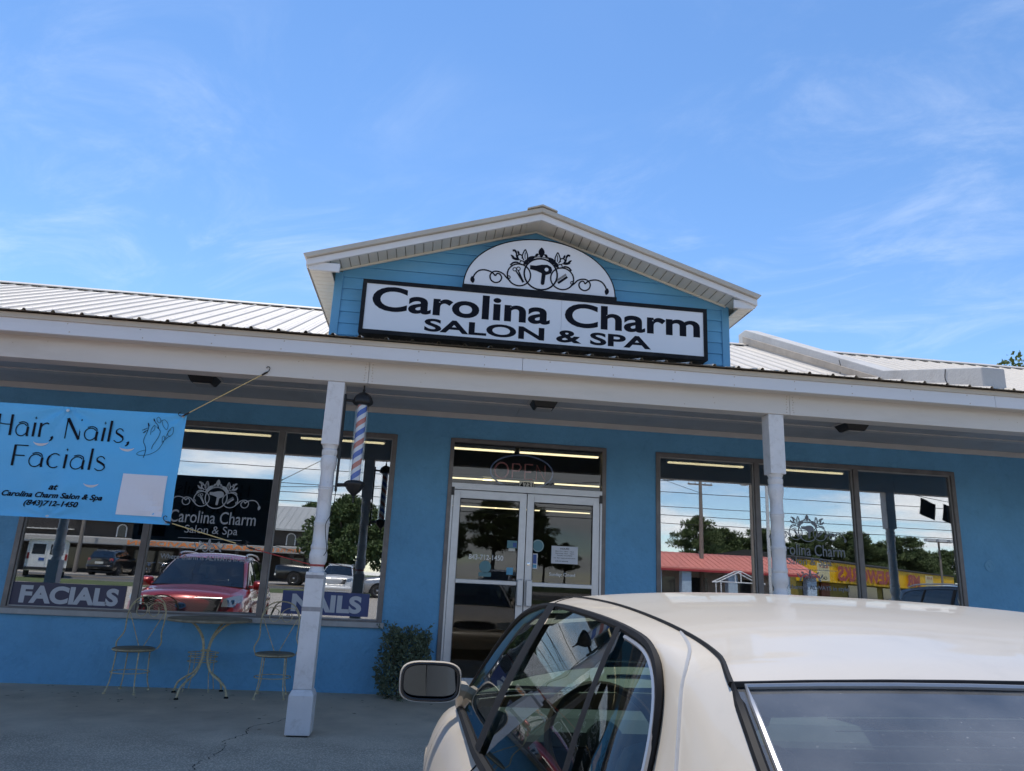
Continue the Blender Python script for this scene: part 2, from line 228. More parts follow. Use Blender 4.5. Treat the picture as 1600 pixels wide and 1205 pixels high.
# ---------------------------------------------------------------- helpers
ORG = {}
def meta(o, label=None, cat=None, group=None, kind=None):
    for k, v in (('label', label), ('category', cat), ('group', group), ('kind', kind)):
        if v: o[k] = v
    return o
def thing(name, label, cat, loc=(0, 0, 0), rz=0.0, group=None, local=False):
    """an Empty at the thing's base; parts are given in world coordinates unless local"""
    o = bpy.data.objects.new(name, None); o.empty_display_size = 0.1; COL.objects.link(o)
    o.location = loc; o.rotation_euler = (0, 0, rz); meta(o, label, cat, group)
    ORG[o] = Vector((0, 0, 0)) if local else Vector(loc)
    return o
class MB:
    def __init__(s): s.v = []; s.f = []
    def add(s, vs, fs):
        b = len(s.v); s.v += [tuple(v) for v in vs]; s.f += [tuple(b + i for i in f) for f in fs]; return s
    def box(s, x0, x1, y0, y1, z0, z1):
        return s.add([(x0, y0, z0), (x1, y0, z0), (x1, y1, z0), (x0, y1, z0), (x0, y0, z1), (x1, y0, z1), (x1, y1, z1), (x0, y1, z1)],
                     [(0, 3, 2, 1), (4, 5, 6, 7), (0, 1, 5, 4), (1, 2, 6, 5), (2, 3, 7, 6), (3, 0, 4, 7)])
    def prism(s, pts, d):
        """pts: planar loop (3D), d: extrusion vector"""
        n = len(pts); d = Vector(d); a = [Vector(p) for p in pts]; b = [p + d for p in a]
        return s.add(a + b, [tuple(range(n - 1, -1, -1)), tuple(range(n, 2 * n))] + [(i, (i + 1) % n, n + (i + 1) % n, n + i) for i in range(n)])
    def tube(s, pts, r, n=8, closed=False, cap=True):
        P = [Vector(p) for p in pts]; m = len(P); R = r if isinstance(r, (list, tuple)) else [r] * m
        T = []
        for i in range(m):
            a = P[(i - 1) % m] if (closed or i > 0) else P[i]; b = P[(i + 1) % m] if (closed or i < m - 1) else P[i]
            t = (b - a); T.append(t.normalized() if t.length > 1e-9 else Vector((0, 0, 1)))
        up = Vector((0, 0, 1)) if abs(T[0].z) < 0.9 else Vector((1, 0, 0))
        nx = T[0].cross(up).normalized(); vs = []
        for i in range(m):
            nx = (nx - T[i] * nx.dot(T[i])).normalized(); ny = T[i].cross(nx)
            for k in range(n):
                a = 2 * math.pi * k / n; vs.append(P[i] + nx * (math.cos(a) * R[i]) + ny * (math.sin(a) * R[i]))
        fs = []
        for i in range(m if closed else m - 1):
            j = (i + 1) % m
            for k in range(n): fs.append((i * n + k, i * n + (k + 1) % n, j * n + (k + 1) % n, j * n + k))
        if cap and not closed: fs += [tuple(range(n - 1, -1, -1)), tuple((m - 1) * n + k for k in range(n))]
        return s.add(vs, fs)
    def lathe(s, prof, c=(0, 0, 0), n=24, axis='z', flute=0):
        """prof: (radius, height) from bottom to top"""
        vs = []; c = Vector(c)
        for r, h in prof:
            for k in range(n):
                a = 2 * math.pi * k / n; rr = r * (1 + (0.06 * math.cos(flute * a) if flute else 0))
                q = (rr * math.cos(a), rr * math.sin(a), h)
                if axis == 'x': q = (h, q[0], q[1])
                if axis == 'y': q = (q[0], h, -q[1])
                vs.append(c + Vector(q))
        m = len(prof); fs = [(i * n + k, i * n + (k + 1) % n, (i + 1) * n + (k + 1) % n, (i + 1) * n + k) for i in range(m - 1) for k in range(n)]
        fs += [tuple(range(n - 1, -1, -1)), tuple((m - 1) * n + k for k in range(n))]
        return s.add(vs, fs)
    def grid(s, rows, flip=False):
        nu = len(rows[0]); vs = [p for r in rows for p in r]; fs = []
        for i in range(len(rows) - 1):
            for k in range(nu - 1):
                q = (i * nu + k, i * nu + k + 1, (i + 1) * nu + k + 1, (i + 1) * nu + k); fs.append(q[::-1] if flip else q)
        return s.add(vs, fs)
    def sphere(s, c, r, n=12, m=8):
        rx, ry, rz = r if isinstance(r, (tuple, list)) else (r, r, r)
        return s.grid([[(c[0] + rx * math.sin(math.pi * i / m) * math.cos(2 * math.pi * k / n), c[1] + ry * math.sin(math.pi * i / m) * math.sin(2 * math.pi * k / n), c[2] - rz * math.cos(math.pi * i / m)) for k in range(n + 1)] for i in range(m + 1)])
    def ribbon(s, pts, w, y=0.0, th=0.0015, plane=None):
        """flat stroke in the xz plane (normal -y); w a width or list"""
        P = [Vector((p[0], p[1])) for p in pts]; m = len(P); W = w if isinstance(w, (list, tuple)) else [w] * m
        L, R = [], []
        for i in range(m):
            t = (P[min(i + 1, m - 1)] - P[max(i - 1, 0)]); t = t.normalized() if t.length > 1e-9 else Vector((1, 0)); nrm = Vector((-t.y, t.x)) * (W[i] / 2)
            L.append(P[i] + nrm); R.append(P[i] - nrm)
        vs = [(q.x, y, q.y) for q in L] + [(q.x, y, q.y) for q in R] + [(q.x, y + th, q.y) for q in L] + [(q.x, y + th, q.y) for q in R]
        fs = []
        for i in range(m - 1):
            fs += [(i, i + 1, m + i + 1, m + i), (i, 2 * m + i, 2 * m + i + 1, i + 1), (m + i, m + i + 1, 3 * m + i + 1, 3 * m + i)]
        return s.add(vs, fs)
    def flat(s, pts, y=0.0, th=0.0015):
        n = len(pts); return s.add([(p[0], y, p[1]) for p in pts] + [(p[0], y + th, p[1]) for p in pts], [tuple(range(n))] + [(i, n + i, n + (i + 1) % n, (i + 1) % n) for i in range(n)])
    def xf(s, M): s.v = [tuple(M @ Vector(v)) for v in s.v]; return s
    def mesh(s, name, mat, smooth=False, org=Vector((0, 0, 0)), fix=True):
        me = bpy.data.meshes.new(name); me.from_pydata([(v[0] - org[0], v[1] - org[1], v[2] - org[2]) for v in s.v], [], s.f); me.materials.append(MATS[mat])
        if fix:
            bm = bmesh.new(); bm.from_mesh(me); bmesh.ops.remove_doubles(bm, verts=bm.verts, dist=1e-5); bmesh.ops.recalc_face_normals(bm, faces=bm.faces); bm.to_mesh(me); bm.free()
        if smooth:
            me.polygons.foreach_set('use_smooth', [True] * len(me.polygons))
            if smooth != 'all':
                try: me.set_sharp_from_angle(angle=rad(40))
                except Exception: pass
        me.update(); return me
def bevel(o, w, seg=2):
    b = o.modifiers.new('bevel', 'BEVEL'); b.width = w; b.segments = seg; b.limit_method = 'ANGLE'; b.angle_limit = rad(40); return o
def part(mb, name, mat, parent, smooth=False, bev=0.0, kind=None, label=None, fix=True):
    org = ORG[parent]; me = mb.mesh(name, mat, smooth, org, fix) if isinstance(mb, MB) else mb
    o = bpy.data.objects.new(name, me); COL.objects.link(o); o.parent = parent; ORG[o] = org
    if bev: bevel(o, bev)
    return meta(o, label, None, None, kind)
def inst(src, parent, loc=(0, 0, 0)):
    o = src.copy(); COL.objects.link(o); o.parent = parent; o.location = loc; ORG[o] = ORG[parent]; return o
def single(mb, name, mat, label, cat, loc=(0, 0, 0), group=None, smooth=False, bev=0.0, kind=None, fix=True):
    o = bpy.data.objects.new(name, mb.mesh(name, mat, smooth, Vector(loc), fix)); COL.objects.link(o); o.location = loc; ORG[o] = Vector(loc)
    if bev: bevel(o, bev)
    return meta(o, label, cat, group, kind)
def struct(mb, name, mat, smooth=False):
    o = bpy.data.objects.new(name, mb.mesh(name, mat, smooth)); COL.objects.link(o); o['kind'] = 'structure'; ORG[o] = Vector((0, 0, 0)); return o
def copy_tree(o, parent=None):
    c = o.copy(); COL.objects.link(c); c.parent = parent; ORG[c] = ORG.get(o, Vector((0, 0, 0)))
    for ch in list(o.children): copy_tree(ch, c)
    return c
TXT = {}
def text_geo(body, bold=0.0, shear=0.0, space=1.0):
    k = (body, bold, shear, space)
    if k not in TXT:
        cu = bpy.data.curves.new('t', 'FONT'); cu.body = body; cu.size = 1; cu.offset = bold; cu.shear = shear; cu.space_character = space; cu.resolution_u = 5; cu.fill_mode = 'FRONT'
        ob = bpy.data.objects.new('t', cu); COL.objects.link(ob); dg = bpy.context.evaluated_depsgraph_get(); me = bpy.data.meshes.new_from_object(ob.evaluated_get(dg))
        TXT[k] = ([tuple(v.co) for v in me.vertices], [tuple(q.vertices) for q in me.polygons])
        bpy.data.objects.remove(ob); bpy.data.curves.remove(cu); bpy.data.meshes.remove(me)
    return TXT[k]
def lettering(body, x0, x1, z0, z1, y, bold=0.0, shear=0.0, space=1.0, mb=None):
    """printed words fitted to the box x0..x1, z0..z1 on the plane y, facing -y"""
    vs, fs = text_geo(body, bold, shear, space); xs = [v[0] for v in vs]; ys = [v[1] for v in vs]
    ax, bx, ay, by = min(xs), max(xs), min(ys), max(ys); mb = mb or MB()
    mb.add([(x0 + (v[0] - ax) / (bx - ax) * (x1 - x0), y, z0 + (v[1] - ay) / (by - ay) * (z1 - z0)) for v in vs], fs); return mb
def arc(cx, cz, rx, a0, a1, n=16, rz=None):
    rz = rx if rz is None else rz
    return [(cx + rx * math.cos(rad(a0 + (a1 - a0) * i / n)), cz + rz * math.sin(rad(a0 + (a1 - a0) * i / n))) for i in range(n + 1)]
def spline(pts, n=8):
    """Catmull-Rom through points of any dimension"""
    P = np.array(pts, float); out = []
    Q = np.vstack([2 * P[0] - P[1], P, 2 * P[-1] - P[-2]])
    for i in range(1, len(Q) - 2):
        for k in range(n):
            t = k / n; a, b, c, d = Q[i - 1], Q[i], Q[i + 1], Q[i + 2]
            out.append(0.5 * (2 * b + (c - a) * t + (2 * a - 5 * b + 4 * c - d) * t * t + (3 * b - 3 * c + d - a) * t ** 3))
    out.append(P[-1]); return [tuple(q) for q in out]
# ---------------------------------------------------------------- ground
GP = [(30, -0.06), (-3.9, -0.06), (-4.0, -0.06), (-5.2, -0.11), (-14, -0.11), (-34, 0.22), (-46, 0.38), (-70, 0.5), (-400, 0.8)]
def gz(y):
    for (a, za), (b, zb) in zip(GP, GP[1:]):
        if b <= y <= a: return za + (zb - za) * (a - y) / (a - b)
    return GP[-1][1]
def strip(x0, x1, y0, y1, dz):
    ys = sorted({y0, y1} | {q[0] for q in GP if y0 < q[0] < y1}); return MB().grid([[(x0, y, gz(y) + dz), (x1, y, gz(y) + dz)] for y in ys])
struct(strip(-400, 400, -400, 30, 0), 'ground', 'asphalt')
struct(strip(-400, 400, -37, -31.5, 0.01), 'grass_verge', 'grass')
struct(strip(-400, 400, -47.5, -37, 0.012), 'road', 'road')
mk = MB()
for yy in (-42.0, -42.35): mk.v, mk.f = mk.v, mk.f; q = strip(-400, 400, yy - 0.06, yy + 0.06, 0.017); mk.add(q.v, q.f)
meta(struct(mk, 'road_marking', 'road_yellow'))
mk = MB()
for yy in (-37.3, -47.2): q = strip(-400, 400, yy - 0.06, yy + 0.06, 0.017); mk.add(q.v, q.f)
for i in range(14):
    q = strip(-40 + i * 2.9, -39.9 + i * 2.9, -52, -47.8, 0.012); mk.add(q.v, q.f)
struct(mk, 'parking_line', 'road_white')
struct(strip(-400, 400, -400, -62, 0.02), 'grass_field', 'grass')
slab = MB()
for a_, b_ in ((-20, -5.2), (-5.19, 3.9), (3.91, 20)): slab.box(a_, b_, -3.95, -0.002, -0.12, 0.0)
walk = struct(slab, 'walkway', 'concrete')
random.seed(4)
ck = MB(); pts = []
for x, y in spline([(-1.05, -1.35), (-1.18, -1.75), (-1.35, -2.0), (-1.33, -2.3), (-1.42, -2.6), (-1.36, -2.9), (-1.42, -3.3), (-1.40, -3.6)], 9): pts.append((x + random.uniform(-.018, .018), y + random.uniform(-.012, .012)))
for (a, b), (c, d) in zip(pts, pts[1:]):
    w = random.uniform(0.0015, 0.0055); ck.add([(a - w, b, 0.0015), (a + w, b, 0.0015), (c + w * .8, d, 0.0015), (c - w * .8, d, 0.0015)], [(0, 1, 2, 3)])
o = part(ck, 'crack', 'crack', walk)
deb = MB()
for i in range(110):
    x, y = random.uniform(-4.5, 0.3), -abs(random.gauss(0, 0.8)) - 0.02; r = random.uniform(0.008, 0.03); a = random.random() * 6.28
    if y < -3.7: continue
    deb.add([(x + r * math.cos(a), y + r * math.sin(a), 0.002), (x - r * .4 * math.sin(a), y + r * .4 * math.cos(a), 0.006), (x - r * math.cos(a), y - r * math.sin(a), 0.003), (x + r * .4 * math.sin(a), y - r * .4 * math.cos(a), 0.002)], [(0, 1, 2, 3)])
o = part(deb, 'leaf_litter', 'table_wood', walk); o['kind'] = 'stuff'
# ---------------------------------------------------------------- salon building
bld = thing('salon_building', 'blue stucco shop building with long pale metal roof, porch and gable', 'building')
XL, XR = -13.6, 14.4
OPEN = [(-4.58, -0.41, 0.74, 3.005), (0.25, 2.24, 0.0, 3.01), (2.89, 7.03, 0.74, 3.005)]
w = MB(); xs = XL
for x0, x1, z0, z1 in OPEN:
    w.box(xs, x0, 0, 0.2, -0.1, 3.36)
    if z0 > 0: w.box(x0, x1, 0, 0.2, -0.1, z0)
    w.box(x0, x1, 0, 0.2, z1, 3.36); xs = x1
w.box(xs, XR, 0, 0.2, -0.1, 3.36)
wall = part(w, 'front_wall', 'stucco', bld)
part(MB().lathe([(0.075, 0), (0.07, -0.008), (0.05, -0.008), (0.047, -0.003), (0.02, -0.003), (0.015, -0.01)], (7.4, -0.001, 1.79), 20, 'y'), 'wall_patch', 'blue_trim', wall)
w = MB().box(XL, XL + .2, .2, 12.5, -.1, 3.6).box(XR - .2, XR, .2, 12.5, -.1, 3.6).box(XL, XR, 12.5, 12.7, -.1, 3.6)
part(w, 'outer_wall', 'stucco', bld)
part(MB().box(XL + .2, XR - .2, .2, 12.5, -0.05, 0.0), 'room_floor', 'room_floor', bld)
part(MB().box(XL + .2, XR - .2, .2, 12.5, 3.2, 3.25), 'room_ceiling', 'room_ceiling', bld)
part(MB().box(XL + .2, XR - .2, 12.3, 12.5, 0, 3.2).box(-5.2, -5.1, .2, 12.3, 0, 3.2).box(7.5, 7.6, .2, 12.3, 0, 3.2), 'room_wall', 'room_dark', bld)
# windows: each pane with its frame
def window(x0, x1, z0, z1, mull, name='window'):
    f = MB(); t = 0.055; y0, y1 = -0.018, 0.12
    f.box(x0, x0 + t, y0, y1, z0, z1).box(x1 - t, x1, y0, y1, z0, z1).box(x0 + t, x1 - t, y0, y1, z1 - t, z1).box(x0 + t, x1 - t, y0, y1, z0, z0 + t)
    for m in mull: f.box(m - .034, m + .034, y0 - .004, y1 - .01, z0 + t, z1 - t)
    o = part(f, name, 'bronze_frame', bld, bev=0.004)
    e = [x0 + t] + [q for m in mull for q in (m - .034, m + .034)] + [x1 - t]
    s = MB()
    for a, b in zip(e[::2], e[1::2]):
        part(MB().box(a + .001, b - .001, 0.03, 0.036, z0 + t + .001, z1 - t - .001), 'pane', 'window_glass', o)
        for q in ((a, a + .012, z0 + t, z1 - t), (b - .012, b, z0 + t, z1 - t)): s.box(q[0], q[1], 0.012, 0.029, q[2], q[3])
        s.box(a + .012, b - .012, .012, .029, z0 + t, z0 + t + .012).box(a + .012, b - .012, .012, .029, z1 - t - .012, z1 - t)
    part(s, 'glazing_bead', 'sill', o)
    return o
for (x0, x1, z0, z1), mu in ((OPEN[0], (-3.19, -1.80)), (OPEN[2], (4.24, 5.61))):
    o = window(x0, x1, z0, z1, mu)
    part(MB().box(x0 - .03, x1 + .03, -0.06, 0.0, 0.715, 0.775), 'sill', 'sill', o, bev=.006)
# entrance
x0, x1, z1 = 0.25, 2.24, 3.01
e = MB().box(x0, x0 + .05, -.02, .13, 0, z1).box(x1 - .05, x1, -.02, .13, 0, z1).box(x0 + .05, x1 - .05, -.02, .13, z1 - .05, z1)
ent = part(e, 'entrance_frame', 'bronze_frame', bld, bev=.004)
part(MB().box(x0 + .05, x1 - .05, -.026, .12, 2.375, 2.455), 'transom_bar', 'aluminium', ent, bev=.004)
for a_ in (x0 + .05, x1 - .075): part(MB().box(a_, a_ + .025, -.024, .12, 0, 2.375), 'jamb', 'aluminium', ent, bev=.003)
part(MB().box(x0 + .051, x1 - .051, .03, .036, 2.456, z1 - .051), 'pane', 'door_glass', ent)
def door(a, b, hx):
    s, t, m = .085, .10, .19
    f = MB().box(a, a + s, -.012, .035, .015, 2.37).box(b - s, b, -.012, .035, .015, 2.37).box(a + s, b - s, -.012, .035, 2.37 - t, 2.37).box(a + s, b - s, -.012, .035, .015, .015 + m)
    d = part(f, 'door', 'aluminium', bld, bev=.004)
    part(MB().box(a + s + .001, b - s - .001, .008, .014, .015 + m + .001, 2.37 - t - .001), 'pane', 'door_glass', d)
    part(MB().box(a + s, b - s, -.045, -.02, 1.262, 1.312), 'push_bar', 'aluminium', d, bev=.006)
    part(MB().box(hx - .035, hx + .035, -.075, -.05, 1.03, 1.335).box(hx - .015, hx + .015, -.05, -.012, 1.07, 1.10).box(hx - .015, hx + .015, -.05, -.012, 1.26, 1.29), 'handle', 'aluminium', d, bev=.008)
    g = MB()
    for q in ((a + s, a + s + .01, .2, 2.27), (b - s - .01, b - s, .2, 2.27)): g.box(q[0], q[1], -.002, .0075, q[2], q[3])
    g.box(a + s + .01, b - s - .01, -.002, .0075, 2.26, 2.27); part(g, 'gasket', 'gasket', d)
    return d
dl = door(.328, 1.238, 1.19); dr = door(1.246, 2.162, 1.30)
part(MB().lathe([(.02, 0), (.02, -.012), (.008, -.014)], (1.287, -.012, 1.52), 14, 'y'), 'lock', 'chrome', dr)
part(MB().box(.30, .335, -.04, .0, 2.30, 2.40), 'pivot', 'black_plastic', dl); part(MB().box(2.155, 2.19, -.04, .0, 2.30, 2.40), 'pivot', 'black_plastic', dr)
# porch: beam, fascia, ceiling, trim
BJ = [XL, -9.3, -5.1, -.62, 3.5, 7.7, XR]
for a_, b_ in zip(BJ, BJ[1:]): part(MB().box(a_ + .0012, b_ - .0012, -2.385, -2.215, 3.02, 3.40), 'porch_beam', 'white_paint', bld, bev=.005)
nl = MB(); random.seed(11)
for a_ in BJ[1:-1]:
    for k in range(7):
        for dx in (-.03, .035): nl.lathe([(.006, 0), (.005, -.0015), (.001, -.002)], (a_ + dx + random.uniform(-.006, .006), -2.385, 3.045 + k * .026 + random.uniform(-.004, .004)), 6, 'y')
for k in range(44): nl.lathe([(.005, 0), (.004, -.0015), (.001, -.002)], (random.uniform(XL, XR), -2.385, random.uniform(3.03, 3.21)), 6, 'y')
for a_ in np.arange(XL, XR, .61): nl.lathe([(.006, 0), (.005, -.0015), (.001, -.002)], (a_ + random.uniform(-.02, .02), -2.545, 3.24 + random.uniform(-.005, .005)), 6, 'y').lathe([(.006, 0), (.005, -.0015), (.001, -.002)], (a_ + random.uniform(-.02, .02), -2.545, 3.318), 6, 'y')
o = part(nl, 'nail_head', 'flashing', bld, fix=False); o['kind'] = 'stuff'
for a in np.arange(XL, XR, 4.8):
    part(MB().box(a + .0015, min(a + 4.8, XR) - .0015, -2.545, -2.515, 3.215, 3.365), 'fascia_board', 'fascia_white', bld, bev=.004)
part(MB().box(XL, XR, -2.515, -2.385, 3.225, 3.24), 'eave_soffit', 'white_paint', bld)
part(MB().box(XL, XR, -2.56, -2.545, 3.335, 3.385), 'drip_edge', 'tan_trim', bld, bev=.004)
for a in np.arange(XL, XR, 2.44):
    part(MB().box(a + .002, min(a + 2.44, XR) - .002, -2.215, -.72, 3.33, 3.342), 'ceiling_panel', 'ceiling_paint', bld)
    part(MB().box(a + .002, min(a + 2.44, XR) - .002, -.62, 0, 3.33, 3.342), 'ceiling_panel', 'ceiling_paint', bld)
part(MB().box(XL, XR, -.725, -.615, 3.318, 3.332), 'ceiling_batten', 'ceiling_trim', bld)
part(MB().box(XL, XR, -.03, -.001, 3.262, 3.33), 'frieze', 'ceiling_trim', bld, bev=.004)
# turned posts
def post(x, y=-2.3):
    p = part(MB().lathe([(.07, 1.30), (.064, 1.335), (.058, 1.345), (.058, 1.37), (.075, 1.40), (.078, 1.46), (.068, 1.50), (.0735, 1.51), (.0735, 1.535), (.066, 1.55), (.064, 1.70), (.070, 1.71), (.070, 1.72), (.065, 1.725), (.070, 1.73), (.070, 1.745), (.062, 1.755), (.061, 2.01), (.068, 2.02), (.068, 2.035), (.063, 2.04), (.068, 2.045), (.068, 2.06), (.061, 2.07), (.060, 2.20), (.067, 2.22), (.073, 2.27), (.071, 2.32), (.064, 2.335), (.071, 2.345), (.071, 2.385), (.062, 2.395), (.068, 2.41), (.078, 2.435)], (x, y, 0), 28), 'porch_post', 'post_paint', bld, smooth=True)
    h = .078; part(MB().box(x - h, x + h, y - h, y + h, 2.43, 3.019), 'upper_block', 'post_paint', p, bev=.007)
    part(MB().box(x - h, x + h, y - h, y + h, .36, 1.31), 'shaft', 'post_paint', p, bev=.007)
    b = .102; pl = MB(); pl.box(x - b, x + b, y - b, y + b, .012, .315)
    t = h + .003
    pl.add([(x - b, y - b, .315), (x + b, y - b, .315), (x + b, y + b, .315), (x - b, y + b, .315), (x - t, y - t, .36), (x + t, y - t, .36), (x + t, y + t, .36), (x - t, y + t, .36)], [(4, 5, 6, 7), (0, 1, 5, 4), (1, 2, 6, 5), (2, 3, 7, 6), (3, 0, 4, 7)])
    part(pl, 'plinth', 'post_paint', p, bev=.008)
    part(MB().box(x - .085, x + .085, y - .085, y + .085, 0.001, .012), 'foot_plate', 'black_iron', p)
    return p
POSTX = (-9.43, -5.17, -.905, 3.355, 7.62, 11.88)
posts = [post(x) for x in POSTX]
for z0, z1 in ((1.255, 1.285), (.985, 1.02)): part(MB().box(-.905 - .0795, -.905 + .0795, -2.3 - .0795, -2.3 - .077, z0, z1), 'tape', 'tape', posts[2])
# metal roof panels
def roof_panel(name, x0, x1, ya, za, yb, zb, parent, mat='roof_metal'):
    pitch = .24; n = int(round((x1 - x0) / pitch)); prof = []
    for i in range(n):
        a = x0 + i * pitch
        prof += [(a, 0), (a + .085, 0), (a + .095, .004), (a + .105, 0), (a + .148, 0), (a + .158, .004), (a + .168, 0), (a + .195, 0), (a + .207, .019), (a + .224, .019), (a + .235, 0)]
    prof.append((x1, 0)); ny = -(zb - za); nz = (yb - ya); ln = math.hypot(ny, nz); ny /= ln; nz /= ln
    if nz < 0: ny, nz = -ny, -nz
    rows = [[(x, y + ny * h, z + nz * h) for x, h in prof] for y, z in ((ya, za), (yb, zb))]
    back = [[(x, y, z - .006) for x, h in (prof[0], prof[-1])] for y, z in ((ya, za), (yb, zb))]
    return MB().grid(rows).grid(back)
pr = part(MB().box(XL, XR, -2.52, -.76, 3.345, 3.36), 'porch_roof', 'white_paint', bld)
mr = part(MB().box(XL, XR, -.7, 12, 3.60, 3.62), 'main_roof', 'room_dark', bld)
p0 = part(roof_panel('roof_panel', 0, .96, -2.61, 3.392, -.745, 3.88, pr), 'roof_panel', 'roof_metal', pr, fix=False)
q0 = part(roof_panel('roof_panel', 0, .96, -.76, 3.884, 3.21, 5.712, mr), 'roof_panel', 'roof_metal', mr, fix=False)
b0 = part(roof_panel('roof_panel', 0, .96, 3.19, 5.712, 12.9, 3.3, mr), 'roof_panel', 'roof_metal', mr, fix=False)
nx = int((XR - XL) / .96)
for i in range(nx + 1):
    X = XL + i * .96 - .05
    for src, par in ((p0, pr), (q0, mr), (b0, mr)):
        if i == 0: src.location = (X, 0, 0)
        else: inst(src, par, (X, 0, 0))
sc = MB()   # screw heads on the ribs
for i in range(int((XR - XL) / .24)):
    X = XL + i * .24 - .05 + .12
    for k in range(5):
        t = (k + .35) / 5; y, z = -.76 + 3.97 * t, 3.884 + 1.828 * t
        sc.add([(X - .009, y - .009, z + .004), (X + .009, y - .009, z + .004), (X + .009, y + .009, z + .012), (X - .009, y + .009, z + .012)], [(0, 1, 2, 3)])
o = part(sc, 'screw_row', 'flashing', mr, fix=False); o['kind'] = 'stuff'
for i in range(9):
    a = XL + i * 3.1; part(MB().add([(a, 3.02, 5.665), (a + 3.1, 3.02, 5.665), (a + 3.1, 3.2, 5.752), (a, 3.2, 5.752), (a + 3.1, 3.38, 5.70), (a, 3.38, 5.70), (a, 3.02, 5.65), (a + 3.1, 3.02, 5.65)], [(0, 1, 2, 3), (3, 2, 4, 5), (0, 6, 7, 1)]), 'ridge_cap', 'roof_metal', mr)
# stucco fire parapet crossing the roof
PX0, PX1 = 5.60, 5.86
par = thing('roof_parapet', 'grey stucco parapet wall stepping up across the metal roof', 'parapet', (5.73, -2.3, 3.4))
prof = [(-2.42, 3.40), (-2.42, 3.675), (-.80, 4.10), (3.13, 5.99), (3.42, 5.99), (3.42, 5.4), (-.6, 3.6)]
part(MB().prism([(PX0, y, z) for y, z in prof], (PX1 - PX0, 0, 0)), 'parapet_wall', 'parapet_stucco', par, bev=.012)
fl = MB(); 
for (ya, za), (yb, zb) in (((-.78, 3.90), (3.2, 5.735)),): fl.add([(PX0 - .02, ya, za + .02), (PX0 - .02, yb, zb + .02), (PX0 - .02, yb, zb + .145), (PX0 - .02, ya, za + .10), (PX0, ya, za + .02), (PX0, yb, zb + .02), (PX0, yb, zb + .145), (PX0, ya, za + .10)], [(0, 1, 2, 3), (4, 5, 6, 7), (2, 3, 7, 6), (0, 1, 5, 4), (0, 3, 7, 4), (1, 2, 6, 5)])
part(fl, 'base_flashing', 'flashing', par)
for pts in ([(-1.9, 3.80), (-1.88, 3.70), (-1.91, 3.6), (-1.9, 3.45)], [(.15, 4.52), (.12, 4.4), (.14, 4.3), (-.05, 4.22), (-.05, 4.08)]):
    part(MB().tube([(PX0 - .003, y, z) for y, z in spline(pts, 5)], .005, 4), 'crack', 'crack', par)
# gable dormer
GX, GY, GW = 1.03, -1.70, 2.16
gl, gr, ge, gp = GX - GW, GX + GW, 4.39, 5.085
gab = part(MB().prism([(gl + .03, GY + .014, 3.45), (gr - .03, GY + .014, 3.45), (gr - .03, GY + .014, ge), (GX, GY + .014, gp - .01), (gl + .03, GY + .014, ge)], (0, .02, 0)), 'gable', 'siding', bld)
for a_ in (gl + .03, gr - .09): part(MB().box(a_, a_ + .06, GY + .036, 1.4, 3.45, ge + .02), 'side_wall', 'siding', gab)
sl_ = (gp - ge) / GW
def xlim(z): return GW if z <= ge else max(0.0, GW - (z - ge) / sl_)
z = 3.44
while z < gp - .01:
    a, b = xlim(z), xlim(z + .128); zt = min(z + .128, gp); t0, t1 = .016, .002
    pts = []
    hw0, hw1 = min(a, GW - .075), min(b, GW - .075)
    lo = [(GX - hw0, GY - t0, z), (GX + hw0, GY - t0, z)]; hi = [(GX + hw1, GY - t1, zt), (GX - hw1, GY - t1, zt)]
    mid = []
    if a >= GW - .075 > b:
        zm = ge + .075 * sl_; tt = t0 + (t1 - t0) * (zm - z) / .128
        lo = [(GX - hw0, GY - tt, zm)] + lo + [(GX + hw0, GY - tt, zm)]
    loop = lo + hi
    n = len(loop); m = MB().add(loop + [(x, GY + .012, q) for x, y, q in loop], [tuple(range(n)), tuple(range(2 * n - 1, n - 1, -1))] + [(i, (i + 1) % n, n + (i + 1) % n, n + i) for i in range(n)])
    part(m, 'siding_board', 'siding', gab); z += .128
for s in (-1, 1):
    xa, xb = sorted((GX + s * GW, GX + s * (GW - .085))); part(MB().box(xa, xb, GY - .024, GY + .03, 3.44, ge - .005), 'corner_trim', 'blue_trim', gab, bev=.004)
RX, RY, EX, EZ, PZ = .99, GY - .40, 2.36, 4.335, 5.095          # rake front plane, half width at the eave, eave and peak heights of the roof edge underside
rs = (PZ - EZ) / EX
